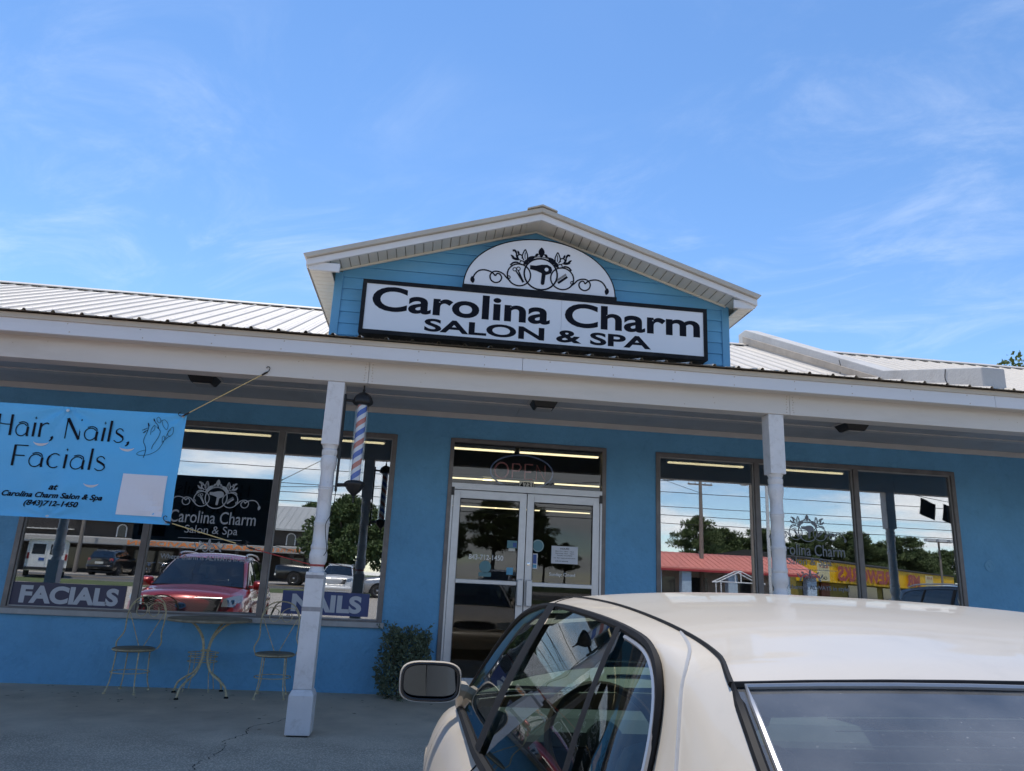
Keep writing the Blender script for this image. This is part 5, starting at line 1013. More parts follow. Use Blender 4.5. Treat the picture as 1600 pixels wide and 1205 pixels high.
# front and rear fittings of the sedan
def oval(cx, cz, a, b, y, n=32, e=.7):
    return [(cx + a * math.copysign(abs(math.cos(q)) ** e, math.cos(q)), y, cz + b * math.copysign(abs(math.sin(q)) ** e, math.sin(q))) for q in np.linspace(0, 2 * math.pi, n + 1)[:-1]]
gr_ = part(MB().prism(oval(0, .63, .36, .075, 2.49), (0, .03, 0)), 'grille', 'black_plastic', car)
part(MB().tube(oval(0, .63, .37, .08, 2.525), .012, 6, closed=True), 'grille_surround', 'chrome', gr_, smooth=True)
for k in range(-6, 7): part(MB().box(k * .05 - .004, k * .05 + .004, 2.515, 2.528, .565, .695), 'grille_bar', 'chrome', gr_)
for s in (-1, 1):
    part(MB().add([(s * .40, 2.525, .69), (s * .40, 2.52, .58), (s * .62, 2.475, .57), (s * .74, 2.36, .59), (s * .74, 2.33, .70), (s * .62, 2.44, .71), (s * .40, 2.45, .69), (s * .40, 2.45, .58), (s * .62, 2.4, .57), (s * .70, 2.3, .59), (s * .70, 2.3, .70), (s * .62, 2.38, .71)], [(0, 1, 2, 5), (5, 2, 3, 4), (6, 7, 8, 11), (11, 8, 9, 10), (0, 5, 11, 6), (5, 4, 10, 11), (1, 2, 8, 7), (2, 3, 9, 8)]), 'headlight', 'headlamp', car, smooth=True)
    part(MB().prism([(s * .34, -2.53, .90), (s * .34, -2.53, .76), (s * .66, -2.47, .74), (s * .66, -2.47, .90)], (0, .08, 0)), 'taillight', 'taillamp', car, bev=.01)
part(MB().tube(spline([(-.76, 2.36, .46), (-.6, 2.50, .46), (0, 2.56, .46), (.6, 2.50, .46), (.76, 2.36, .46)], 6), .075, 10), 'front_bumper', 'paint_white', car, smooth=True)
part(MB().tube(spline([(-.76, -2.40, .5), (-.6, -2.52, .5), (0, -2.57, .5), (.6, -2.52, .5), (.76, -2.40, .5)], 6), .08, 10), 'rear_bumper', 'paint_white', car, smooth=True)
part(MB().box(-.16, .16, -2.545, -2.53, .76, .90), 'number_plate', 'sticker_cream', car)
part(MB().tube([(.02 * k - .14, 1.42 + .0 * k, .965 + .0004 * k) for k in range(30)], .007, 6), 'wiper', 'black_plastic', car)
for a, b in (((-.10, 1.30, .99), (-.55, .95, 1.12)),): part(MB().tube([(-.65, 1.28, .985), (-.25, 1.30, .985), (.1, 1.32, .99)], .007, 6), 'wiper', 'black_plastic', car)
part(MB().box(-.12, .12, -1.40, -1.30, 1.04, 1.085), 'brake_light', 'taillamp', car, bev=.008)
part(MB().prism([(-.33, .42, 1.275), (-.14, .40, 1.28), (-.14, .40, 1.335), (-.33, .42, 1.33)], (0, .03, 0)).tube([(0, .52, 1.38), (0, .46, 1.32), (0, .44, 1.30)], .008, 6), 'rear_view_mirror', 'cabin_dark', car)
car.location = (1.02, -7.02, -.11); car['label'] = 'cream white sedan parked nose to the shop, filling the lower right'
# SUV kind
SUVS = dict(cat='suv', paint='paint_red', glass='far_car_glass', rear_glass='far_car_glass', ih=3, ib=9, bow_f=.11, bow_r=.06, hood=1.28, deck=-2.2, hcrown=.055, dcrown=.01, rbow_f=.12, rbow_r=.05, rcrown=.045, cowlbow=.17, tailbow=.08,
    A=[(1.15, -.80, 1.07), (.85, -.755, 1.24), (.6, -.715, 1.40), (.4, -.68, 1.50), (.2, -.665, 1.55), (0, -.66, 1.57), (-.6, -.66, 1.575), (-1.3, -.665, 1.545), (-1.65, -.675, 1.50), (-1.78, -.70, 1.43), (-1.80, -.74, 1.30), (-1.81, -.79, 1.17)],
    B=[(1.32, -.76, 1.09), (.98, -.70, 1.27), (.7, -.645, 1.43), (.46, -.60, 1.55), (.2, -.59, 1.605), (0, -.585, 1.635), (-.6, -.58, 1.65), (-1.3, -.58, 1.62), (-1.85, -.585, 1.57), (-2.02, -.62, 1.53), (-2.12, -.68, 1.35), (-2.22, -.74, 1.12)],
    stations=[(2.34, [(-.62, .90), (-.74, .84), (-.80, .66), (-.78, .45), (-.68, .28)]), (2.15, [(-.68, .98), (-.84, .90), (-.90, .7), (-.88, .45), (-.80, .25)]), (1.7, [(-.72, 1.03), (-.87, .95), (-.94, .74), (-.92, .46), (-.86, .25)]), (1.32, [(-.765, 1.075), (-.88, .99), (-.945, .78), (-.93, .47), (-.87, .25)]), (.6, [(-.81, 1.09), (-.885, 1.0), (-.945, .8), (-.93, .48), (-.88, .25)]), (-.6, [(-.81, 1.12), (-.885, 1.02), (-.945, .81), (-.93, .48), (-.88, .25)]), (-1.78, [(-.79, 1.16), (-.87, 1.05), (-.935, .82), (-.92, .5), (-.86, .3)]), (-2.22, [(-.74, 1.12), (-.82, 1.02), (-.88, .8), (-.87, .5), (-.8, .35)]), (-2.38, [(-.62, 1.06), (-.70, .98), (-.76, .8), (-.76, .5), (-.7, .38)])],
    belt=[(1.15, -.80, 1.07), (.6, -.812, 1.09), (-.6, -.812, 1.12), (-1.82, -.79, 1.17)], cuts=[(1.13, .03), (-.03, -.98), (-1.03, -1.78)], pillars=[(0, 0, .10), (-1.0, .05, .07)], doors=(1.08, -.02, -1.05), handles=(.14, -.9), mirror=(-.985, .78, 1.13), mirror_size=(.12, .085), wheels=(1.39, -1.39), wheel_r=.36, track=.80,
    cabin=True, cab=(-2.1, 1.2), dash=.68, seat=-.15, rear_seat=-1.1)
suv = build_car('red_suv', 'dark red SUV with chrome mesh grille reflected in the left window', SUVS)
gsh = [(-.60, .93), (-.52, .67), (-.40, .63), (.40, .63), (.52, .67), (.60, .93)]
g_ = part(MB().prism([(x, 2.365 + .085 * (1 - (x / .7) ** 2), z) for x, z in gsh], (0, .02, 0)), 'grille', 'black_plastic', suv)
m = MB()
for r in range(6):
    for k in range(-8, 9):
        cx = k * .066 + (.033 if r % 2 else 0); cz = .66 + r * .05
        if abs(cx) > .40 + (cz - .63) * .55: continue
        yy = 2.392 + .085 * (1 - (cx / .7) ** 2); m.tube([(cx + .03, yy, cz), (cx, yy, cz + .021), (cx - .03, yy, cz), (cx, yy, cz - .021)], .004, 4, closed=True)
o = part(m, 'grille_mesh', 'grille_silver', g_, fix=False); o['kind'] = 'stuff'
part(MB().tube([(x, 2.39 + .085 * (1 - (x / .7) ** 2), z) for x, z in gsh], .014, 6, closed=True), 'grille_surround', 'chrome', g_, smooth=True)
part(MB().lathe([(.085, 0), (.085, -.01), (.078, -.012)], (0, 0, 0), 24, 'y').xf(Matrix.Translation((0, 2.485, .80)) @ Matrix.Diagonal((1, -1, .55, 1))), 'emblem', 'chrome', g_)
part(lettering('KIA', -.055, .055, -.028, .028, 0, .02).xf(Matrix.Translation((0, 2.500, .80)) @ Matrix.Rotation(math.pi, 4, 'Z')), 'emblem_lettering', 'ink', g_)
for s in (-1, 1):
    hl = part(MB().add([(s * .62, 2.42, .93), (s * .60, 2.43, .80), (s * .78, 2.33, .80), (s * .885, 2.12, .90), (s * .87, 2.02, .985), (s * .76, 2.27, .97), (s * .60, 2.30, .9), (s * .80, 2.05, .9)], [(0, 1, 2, 5), (5, 2, 3, 4), (0, 5, 6), (5, 4, 7, 6), (1, 6, 7, 2), (2, 7, 3), (0, 6, 1), (3, 7, 4)]), 'headlight', 'headlamp', suv, smooth=True)
    for q in (.68, .76): part(MB().lathe([(.042, 0), (.036, .012)], (s * q, 2.405 - (q - .62) * .6, .875), 14, 'y'), 'lamp_ring', 'chrome', hl)
    part(MB().tube(spline([(s * .60, .25, 1.63), (s * .60, .1, 1.675), (s * .595, -.6, 1.695), (s * .595, -1.4, 1.675), (s * .60, -1.7, 1.62)], 5), .018, 8), 'roof_rail', 'rim', suv, smooth=True)
    part(MB().prism([(s * .60, -2.42, 1.10), (s * .60, -2.42, .92), (s * .80, -2.34, .92), (s * .80, -2.30, 1.10)], (0, .1, 0)), 'taillight', 'taillamp', suv, bev=.01)
part(MB().tube(spline([(-.80, 2.26, .48), (-.6, 2.42, .48), (0, 2.49, .48), (.6, 2.42, .48), (.80, 2.26, .48)], 6), .10, 10), 'front_bumper', 'paint_red', suv, smooth=True)
part(MB().tube(spline([(-.78, -2.32, .55), (-.6, -2.42, .55), (0, -2.46, .55), (.6, -2.42, .55), (.78, -2.32, .55)], 6), .10, 10), 'rear_bumper', 'paint_red', suv, smooth=True)
part(MB().box(-.26, .26, -2.465, -2.45, .72, .86), 'number_plate', 'sticker_cream', suv)
part(MB().box(-.03, .03, .62, .63, 1.30, 1.42).lathe([(.02, 1.22), (.025, 1.26), (.01, 1.30)], (0, .63, 0), 8), 'mirror_tag', 'sticker_blue', suv)
suv.location = (-4.0, -3.70 - 2.45, -.11); suv.rotation_euler = (0, 0, rad(-5))
def repaint(root, mat, loc, rz, label, name, cat='car', scale=1.0, src='paint_red'):
    t = copy_tree(root); t.name = name; t.location = loc; t.rotation_euler = (0, 0, rz); t.scale = (scale,) * 3; t['label'] = label; t['category'] = cat
    def walk_(o):
        if o.type == 'MESH' and o.material_slots and o.material_slots[0].material and o.material_slots[0].material.name == src:
            o.material_slots[0].link = 'OBJECT'; o.material_slots[0].material = MATS[mat]
        for c in o.children:
            walk_(c)
    walk_(t)
    return t
def drop_marks(t):
    """other makes carry no emblem here"""
    for o in [c for g in t.children for c in g.children] + list(t.children):
        if o.name.split('.')[0] in ('emblem', 'emblem_lettering', 'mirror_tag'): bpy.data.objects.remove(o)
for mat, loc, rz, lab, nm, sc_ in (('paint_plain_white', (-4.1, -30.3, 0), 0, 'white hatchback seen from behind, reflected above the NAILS poster', 'white_hatchback', .95),
        ('paint_black', (-22.5, -49.5, 0), rad(180), 'black SUV parked by the dark barn-like dealership, seen from behind', 'black_suv', 1.05),
        ('paint_plain_white', (-16.8, -50.5, 0), rad(150), 'white car parked among the motorcycles at the dealership', 'white_car', .92),
        ('paint_black', (13.5, -7.7, 0), 0, 'black SUV parked near the shop, reflected at the right end of the right window', 'black_suv', 1.08),
        ('paint_plain_white', (4.6, -34.5, 0), rad(20), 'white SUV on the far side of the lot, reflected in the right door', 'white_suv', 1.0),
        ('paint_silver', (-.8, -31.0, 0), rad(90), 'silver car in the lot reflected low in the left door', 'silver_car', .95)):
    t = repaint(suv, mat, (loc[0], loc[1], gz(loc[1]) + .012), rz, lab, nm, 'car' if 'suv' not in nm else 'suv', sc_); drop_marks(t)
t = repaint(car, 'paint_black', (8.55, -7.5, -.11), 0, 'low black sedan parked beyond the white one, its roof reflected in the right window', 'black_sedan', 'car', 1.0, 'paint_white')
# pickup
PK = dict(SUVS); PK.update(cat='pickup', paint='paint_black', cabin=False, deck=-.78, ib=9, ih=3, dcrown=-.05,
    A=[(1.0, -.80, 1.07), (.75, -.755, 1.24), (.55, -.715, 1.40), (.36, -.68, 1.50), (.2, -.665, 1.55), (0, -.66, 1.57), (-.2, -.66, 1.575), (-.4, -.665, 1.56), (-.55, -.675, 1.53), (-.62, -.70, 1.46), (-.65, -.74, 1.30), (-.66, -.79, 1.13)],
    B=[(1.16, -.76, 1.09), (.86, -.70, 1.27), (.62, -.645, 1.43), (.42, -.60, 1.55), (.2, -.59, 1.605), (0, -.585, 1.635), (-.2, -.58, 1.645), (-.4, -.58, 1.63), (-.58, -.585, 1.60), (-.68, -.62, 1.56), (-.72, -.68, 1.35), (-.76, -.74, 1.12)],
    stations=[(y if y > 0 else y * 1.25, s) for y, s in SUVS['stations']], belt=[(1.0, -.80, 1.07), (.4, -.812, 1.09), (-.3, -.812, 1.11), (-.68, -.79, 1.13)], cuts=[(.98, .03), (-.03, -.63)], pillars=[(0, 0, .10)], doors=(1.0, 0, -.7), handles=(.14, -.55), mirror=(-.985, .68, 1.13), wheels=(1.45, -1.75), wheel_r=.40)
pk = build_car('black_pickup', 'black pickup truck standing on the road, reflected left of the porch post', PK)
part(MB().box(-.8, .8, 2.30, 2.46, .45, .62), 'front_bumper', 'chrome', pk, bev=.03); part(MB().box(-.85, .85, -2.98, -2.86, .5, .66), 'rear_bumper', 'chrome', pk, bev=.03)
for s in (-1, 1): part(MB().box(s * .72 - .1, s * .72 + .1, 2.30, 2.40, .75, .92), 'headlight', 'headlamp', pk, bev=.02)
pk.scale = (1.08, 1.08, 1.15); pk.location = (-6.6, -44.2, gz(-44.2) + .012); pk.rotation_euler = (0, 0, rad(-90))
# white van
vn = thing('white_van', 'white cargo van with rear door windows reflected at the far left', 'van', (0, 0, 0), 0, None, local=True)
VS = spline([(2.6, .55, .80, .95), (2.45, .78, .98, 1.05), (1.95, .9, .98, 1.25), (1.35, .92, 1.00, 2.0), (1.1, .93, 1.00, 2.12), (-2.5, .95, 1.0, 2.15), (-2.62, .93, .98, 2.12)], 5)
rows = []
for y, xt, xb, zt in VS: rows.append([(-xb * .97, y, .35), (-xb, y, .6), (-xb, y, min(1.1, zt - .12)), (-xb + (xb - xt) * .5, y, zt - .14), (-xt * .93, y, zt - .02), (-xt * .6, y, zt), (0, y, zt + .01), (xt * .6, y, zt), (xt * .93, y, zt - .02), (xb - (xb - xt) * .5, y, zt - .14), (xb, y, min(1.1, zt - .12)), (xb, y, .6), (xb * .97, y, .35)])
m = MB().grid(rows); m.add(rows[-1], [tuple(range(13))]); m.add(rows[0], [tuple(range(13))]); part(m, 'body', 'paint_plain_white', vn, smooth=True)
for s in (-1, 1):
    rd = part(MB().prism([(s * .04, -2.65, .55), (s * .88, -2.65, .55), (s * .86, -2.65, 2.0), (s * .04, -2.65, 2.0)], (0, .03, 0)), 'rear_door', 'paint_plain_white', vn, bev=.02)
    part(MB().prism([(s * .12, -2.657, 1.28), (s * .76, -2.657, 1.28), (s * .74, -2.657, 1.86), (s * .12, -2.657, 1.86)], (0, .006, 0)), 'rear_window', 'dark_glass', rd)
    part(MB().box(s * .90 - .05, s * .90 + .05, -2.67, -2.6, 1.0, 1.35), 'taillight', 'taillamp', vn)
    part(MB().prism([(s * 1.005, 1.9, 1.22), (s * 1.005, 1.0, 1.22), (s * .985, 1.0, 1.75), (s * .985, 1.5, 1.75)], (s * .006, 0, 0)), 'side_window', 'dark_glass', vn)
    part(MB().tube([(s * 1.0, -.6, .5), (s * 1.0, -.6, 2.0)], .006, 4), 'door_gap', 'sill', vn); part(MB().tube([(s * 1.0, .7, .5), (s * 1.0, .7, 2.0)], .006, 4), 'door_gap', 'sill', vn)
    part(MB().box(s * 1.0, s * 1.03, -.45, -.3, 1.05, 1.2), 'door_handle', 'black_plastic', vn)
    for wy in (1.75, -1.7):
        w0 = part(MB().lathe([(.2, -.11), (.33, -.11), (.36, -.08), (.36, .08), (.33, .11), (.2, .11)], (s * .88, wy, .36), 22, 'x'), 'wheel', 'tyre', vn, smooth=True); part(MB().lathe([(.04, -.115), (.2, -.10), (.2, .10), (.04, .115)], (s * .88, wy, .36), 16, 'x'), 'rim', 'rim', w0)
part(MB().prism([(-.84, 1.86, 1.30), (.84, 1.86, 1.30), (.80, 1.44, 1.92), (-.80, 1.44, 1.92)], (0, .10, .06)), 'windscreen', 'dark_glass', vn)
part(MB().box(-1.0, 1.0, -2.74, -2.66, .40, .56), 'rear_bumper', 'black_plastic', vn, bev=.02); part(MB().box(-.95, .95, 2.52, 2.68, .38, .6), 'front_bumper', 'black_plastic', vn, bev=.03); part(MB().box(.1, .38, -2.668, -2.655, .92, 1.08), 'number_plate', 'sticker_navy', vn)
vn.location = (-22.6, -39.5, gz(-39.5) + .012); vn.rotation_euler = (0, 0, rad(155)); vn.scale = (1.05, 1.1, 1.0)
# ---------------------------------------------------------------- across the road (seen mirrored in the shop windows)
G5 = gz(-55)
dl_ = thing('barn_dealership', 'dark barn-like dealership with grey metal roofs and orange lettering across the road', 'building', (-26, -56, G5))
W5 = lambda mb, n, m, **k: part(mb, n, m, dl_, **k)
W5(MB().box(-44, -9.8, -68, -57, G5, 4.9), 'wall', 'dark_siding')
W5(MB().box(-46, -9.6, -57, -53.2, 2.62, 2.72), 'canopy_ceiling', 'dark_siding')
W5(MB().box(-46, -9.4, -53.35, -53.15, 2.66, 3.12), 'canopy_fascia', 'barn_fascia')
W5(MB().prism([(-46, -53.15, 3.12), (-46, -57, 3.35), (-46, -57, 3.12)], (36.6, 0, 0)), 'canopy_roof', 'barn_fascia')
for k in range(9): W5(MB().box(-45 + k * 4.3, -44.75 + k * 4.3, -53.45, -53.2, G5, 2.64), 'canopy_post', 'dark_siding')
rf = W5(MB().prism([(-29, -56.4, 4.75), (-29, -62.5, 7.2), (-29, -68.5, 4.75), (-29, -68.5, 4.6), (-29, -62.5, 7.05), (-29, -56.4, 4.6)], (19.6, 0, 0)), 'upper_roof', 'barn_roof')
W5(MB().prism([(-10, -57, 4.7), (-10, -62.5, 6.95), (-10, -68, 4.7)], (.15, 0, 0)), 'gable_wall', 'dark_siding')
rf2 = W5(MB().prism([(-47, -56.6, 3.75), (-47, -62, 5.0), (-47, -67, 3.8)], (18, 0, 0)), 'lower_roof', 'barn_roof')
for r0, x0, x1, a, b in ((rf, -29, -9.5, (-56.4, 4.76), (-62.5, 7.21)), (rf2, -47, -29.1, (-56.6, 3.76), (-62, 5.01))):
    src = None; x = x0 + .3
    while x < x1:
        if src is None: src = part(MB().tube([(0, a[0], a[1]), (0, b[0], b[1])], .04, 4), 'roof_rib', 'barn_roof', r0); src.location = (x, 0, 0)
        else: inst(src, r0, (x, 0, 0))
        x += .6
for cx in (-25.2, -21.6, -18.0, -14.6, -11.3):
    o = W5(MB().prism([(cx - .33, -57.0, 3.42), (cx + .33, -57.0, 3.42)] + [(cx + .33 * math.cos(q), -57.0, 4.05 + .33 * math.sin(q)) for q in np.linspace(0, math.pi, 12)], (0, .06, 0)), 'arched_window', 'dark_glass')
    loop = [(cx - .36, -56.93, 3.40), (cx - .36, -56.93, 4.05)] + [(cx + .36 * math.cos(q), -56.93, 4.05 + .36 * math.sin(q)) for q in np.linspace(math.pi, 0, 12)] + [(cx + .36, -56.93, 3.40)]
    part(MB().tube(loop, .05, 6), 'window_frame', 'arch_white', o)
def facing_back(mb, cx, y): return mb.xf(Matrix.Translation((cx, y, 0)) @ Matrix.Rotation(math.pi, 4, 'Z') @ Matrix.Translation((-cx, -y, 0)))
W5(facing_back(lettering('HARLEY DAVIDSON', -18.6 - 5.0, -18.6 + 4.6, 2.72, 3.08, -53.13, .03), -18.6, -53.13), 'lettering', 'orange_letter')
m = lettering('MYRTLE BEACH', -14.8 - 3.2 + 2.6, -14.8 + 3.2 - 0, 2.74, 3.02, -53.13, .02); W5(facing_back(m, -12.6, -53.13).xf(Matrix.Translation((0, 0, 0))), 'lettering', 'orange_letter')
for k in range(6): 
    cx = -42 + k * 6; W5(MB().box(cx, cx + 3.2, -57.05, -56.99, G5 + .3, 2.4), 'shop_window', 'dark_glass')
# motorcycles
mc = thing('motorcycle', 'motorcycle', 'motorcycle', (0, 0, 0), 0, 'motorcycles parked at the dealership', local=True)
for yy in (.75, -.75):
    w0 = part(MB().lathe([(.24, -.05), (.32, -.05), (.33, 0), (.32, .05), (.24, .05)], (0, yy, .33), 18, 'x'), 'wheel', 'tyre', mc, smooth=True); part(MB().lathe([(.03, -.06), (.05, .06)], (0, yy, .33), 8, 'x').tube([(0, yy, .1), (0, yy, .56)], .012, 5).tube([(0, yy - .23, .33), (0, yy + .23, .33)], .012, 5), 'spokes', 'chrome', w0)
part(MB().sphere((0, .2, .82), (.15, .3, .14)), 'tank', 'paint_blue', mc, smooth='all'); part(MB().sphere((0, -.3, .74), (.16, .38, .09)), 'seat', 'black_plastic', mc, smooth='all')
part(MB().box(-.16, .16, -.15, .3, .3, .62), 'engine', 'chrome', mc, bev=.05); part(MB().tube([(0, .75, .33), (0, .5, .95)], .03, 6).tube([(-.4, .38, 1.08), (-.2, .5, 1.0), (.2, .5, 1.0), (.4, .38, 1.08)], .018, 6), 'fork', 'chrome', mc); part(MB().sphere((0, .62, .88), .09), 'headlight', 'headlamp', mc, smooth='all')
spots = ((-20.2, 'motorcycle parked just right of the black SUV at the dealership'), (-19.2, 'second motorcycle from the black SUV at the dealership'), (-18.4, 'third motorcycle from the black SUV, beside the white car'), (-13.9, 'motorcycle parked right of the white car at the dealership'), (-12.9, 'motorcycle farthest right, near the black pickup'))
for k, (x, lab) in enumerate(spots):
    q = mc if k == 0 else copy_tree(mc); q.location = (x, -50.0, gz(-50)); q.rotation_euler = (0, 0, rad(160 + 9 * k)); q['label'] = lab
# coral roofed building
G6 = gz(-50)
cb = thing('coral_roof_building', 'low beige building with coral red metal roof and pale blue brick columns across the road', 'building', (24, -52, G6))
C6 = lambda mb, n, m, **k: part(mb, n, m, cb, **k)
C6(MB().box(18.2, 31.3, -60, -52.2, G6, 2.9), 'wall', 'beige_wall')
cr_ = C6(MB().prism([(17.4, -48.0, 2.80), (17.4, -48.0, 2.98), (17.4, -52.5, 4.35), (17.4, -60.3, 4.35), (17.4, -60.3, 2.8)], (14.2, 0, 0)), 'roof', 'coral_roof')
src = None
for k in range(28):
    if src is None: src = part(MB().tube([(0, -48.0, 3.0), (0, -52.5, 4.37)], .03, 4), 'roof_seam', 'coral_roof', cr_); src.location = (17.6, 0, 0)
    else: inst(src, cr_, (17.6 + k * .5, 0, 0))
C6(MB().box(17.3, 31.7, -48.03, -47.93, 2.70, 2.86), 'eave_gutter', 'fire_red')
for x in (18.0, 20.4, 24.2, 28.6, 30.8): C6(MB().box(x, x + .75, -48.9, -48.2, G6, 2.72), 'column', 'pale_blue_brick')
for x in (19.0, 21.8, 25.6): C6(MB().box(x, x + 2.2, -52.22, -52.16, G6, 2.3), 'doorway', 'dark_glass')
sf = thing('shed_frame', 'white bare metal shed frame in front of the coral roofed building', 'shed frame', (24.4, -46.8, gz(-46.8)))
g0 = gz(-46.8)
for yy in (-46.3, -47.3):
    m = MB()
    for a, b in (((22.8, g0), (22.8, 2.0)), ((26.0, g0), (26.0, 2.0)), ((22.5, 1.95), (24.4, 2.85)), ((24.4, 2.85), (26.3, 1.95)), ((22.5, 2.0), (26.3, 2.0)), ((24.4, 2.0), (24.4, 2.85))): part(MB().tube([(a[0], yy, a[1]), (b[0], yy, b[1])], .045, 6), 'tube', 'shed_frame', sf)
for x, z in ((22.5, 1.95), (24.4, 2.85), (26.3, 1.95)): part(MB().tube([(x, -46.3, z), (x, -47.3, z)], .045, 6), 'tube', 'shed_frame', sf)
# yellow fireworks store, facade turned towards the road
fw = thing('fireworks_store', 'yellow fireworks store with red lettering and cream square signs', 'building', (41.5, -68, gz(-68)), 0, None, local=True)
ang = math.atan2(-29.0, 38.5); fw.rotation_euler = (0, 0, ang + math.pi); LEN = 50.0   # local -x runs along the facade away from us, local -y... faces the road
fw.rotation_euler = (0, 0, ang); 
F7 = lambda mb, n, m, **k: part(mb, n, m, fw, **k)
F7(MB().box(0, LEN, -14, -1.2, 0, 4.2), 'wall', 'olive_wall'); F7(MB().box(-.2, LEN, -1.2, .0, 2.35, 4.55), 'yellow_fascia', 'fire_yellow')
F7(MB().box(-.4, LEN, -14, .12, 4.55, 4.72), 'roof_edge', 'dark_roof'); F7(MB().prism([(-.4, .1, 4.72), (-.4, -7, 5.6), (-.4, -14, 4.72)], (LEN + .4, 0, 0)), 'roof', 'dark_roof')
src = None
for k in range(100):
    if src is None: src = part(MB().box(0, .05, 0, .03, 2.36, 4.54), 'fascia_rib', 'fire_yellow', fw); src.location = (.2, 0, 0)
    else: inst(src, fw, (.2 + k * .5, 0, 0))
def back_text(s, x0, x1, z0, z1, y, b=.02):
    m = lettering(s, 0, x1 - x0, z0, z1, 0, b); return m.xf(Matrix.Translation((x1, y, 0)) @ Matrix.Rotation(math.pi, 4, 'Z'))
F7(back_text('FIREWORKS', 7.0, 25.5, 2.6, 4.25, .30, .05), 'lettering', 'fire_red'); F7(back_text('MR', 28.5, 34.0, 2.6, 4.2, .30, .05), 'lettering', 'fire_red')
for x in (2.2, 37.0):
    s_ = F7(MB().box(x, x + 3.0, .03, .12, 2.45, 4.35), 'square_sign', 'fire_cream'); part(back_text('BLACK', x + .35, x + 2.65, 3.85, 4.2, .13), 'sign_lettering', 'fire_red', s_); part(back_text('CAT', x + .7, x + 2.3, 2.6, 2.95, .13), 'sign_lettering', 'ink', s_)
for x, w_ in ((1.2, 1.8), (13, 3.4), (18, 4), (24, 4), (30, 4)): F7(MB().box(x, x + w_, -1.2, -1.1, .5, 2.2), 'shop_window', 'dark_glass')
F7(MB().box(5.2, 7.4, -1.2, -.9, 0, 2.3), 'brick_pier', 'brick_red')
# poles and wires
def upole(x, y, h, label, r=.15):
    g = gz(y); t = thing('utility_pole', label, 'utility pole', (x, y, g)); part(MB().tube([(x, y, g), (x, y, g + h)], [r, r * .7], 10), 'shaft', 'wood_pole', t, smooth=True)
    part(MB().box(x - 1.1, x + 1.1, y - .05, y + .05, g + h - .35, g + h - .23), 'cross_arm', 'wood_pole', t)
    for dx in (-1.0, -.45, .45, 1.0): part(MB().lathe([(.04, 0), (.05, .06), (.03, .14)], (x + dx, y, g + h - .23), 8), 'insulator', 'sill', t)
    return t
upole(23.1, -51.0, 9.9, 'tall wooden utility pole with cross arm behind the coral roof', .2)
upole(-26, -51.5, 9.6, 'wooden utility pole in front of the dark dealership', .16); upole(62, -51, 9.8, 'wooden utility pole in front of the fireworks store', .17)
t = upole(15.2, -24.0, 8.6, 'weathered wooden pole close to the shop, reflected beside the right post', .10); part(MB().lathe([(.18, 6.2), (.2, 6.3), (.2, 6.9), (.16, 7.0)], (14.9, -24, 0), 14), 'transformer', 'pole_steel', t)
g = gz(-23); t = thing('steel_pole', 'slim white steel pole beside the weathered wooden one', 'pole', (15.6, -23.2, g)); part(MB().tube([(15.6, -23.2, g), (15.6, -23.2, 8.4)], .075, 12), 'shaft', 'pole_steel', t, smooth=True); part(MB().lathe([(.15, g), (.15, g + .05), (.08, g + .08)], (15.6, -23.2, 0), 12), 'base_plate', 'pole_steel', t)
def wire(label, a, b, s, r=.02):
    a, b = Vector(a), Vector(b); n = 24; single(MB().tube([a.lerp(b, i / n) - Vector((0, 0, s * 4 * (i / n) * (1 - i / n))) for i in range(n + 1)], r, 5), 'overhead_wire', 'wire', label, 'wire', a, 'overhead wires along the road', smooth=True)
for z, lab in ((9.5, 'topmost overhead wire along the road'), (8.3, 'upper pair of overhead wires, the thicker one'), (7.6, 'middle overhead wire along the road'), (6.9, 'lowest overhead wire along the road')): wire(lab, (-75, -51.2, z + .5), (75, -51.0, z), .5, .028)
wire('overhead wire slanting across the sky towards the wooden pole', (-8, -10.5, 10.5), (23.1, -51, 9.3), .6); wire('lower slanting service wire towards the weathered pole', (-30, -51, 7.2), (15.2, -24, 6.6), .5, .02); wire('service wire from the weathered pole to the fireworks store', (15.2, -24, 7.6), (62, -51, 8.6), .5, .02)
g = gz(-51); t = thing('lot_light', 'tall pole with three floodlight heads in front of the fireworks store', 'lamp post', (44.7, -51.2, g)); part(MB().tube([(44.7, -51.2, g), (44.7, -51.2, 6.3)], .09, 10), 'shaft', 'wood_pole', t, smooth=True)
for dx, r_ in ((-1.1, .3), (0, 0), (1.1, -.3)): part(MB().box(44.7 + dx - .4, 44.7 + dx + .4, -51.0, -50.6, 6.3, 6.55), 'lamp_head', 'pole_steel', t)
part(MB().tube([(43.6, -51, 6.3), (45.8, -51, 6.3)], .05, 6), 'bracket', 'wood_pole', t)
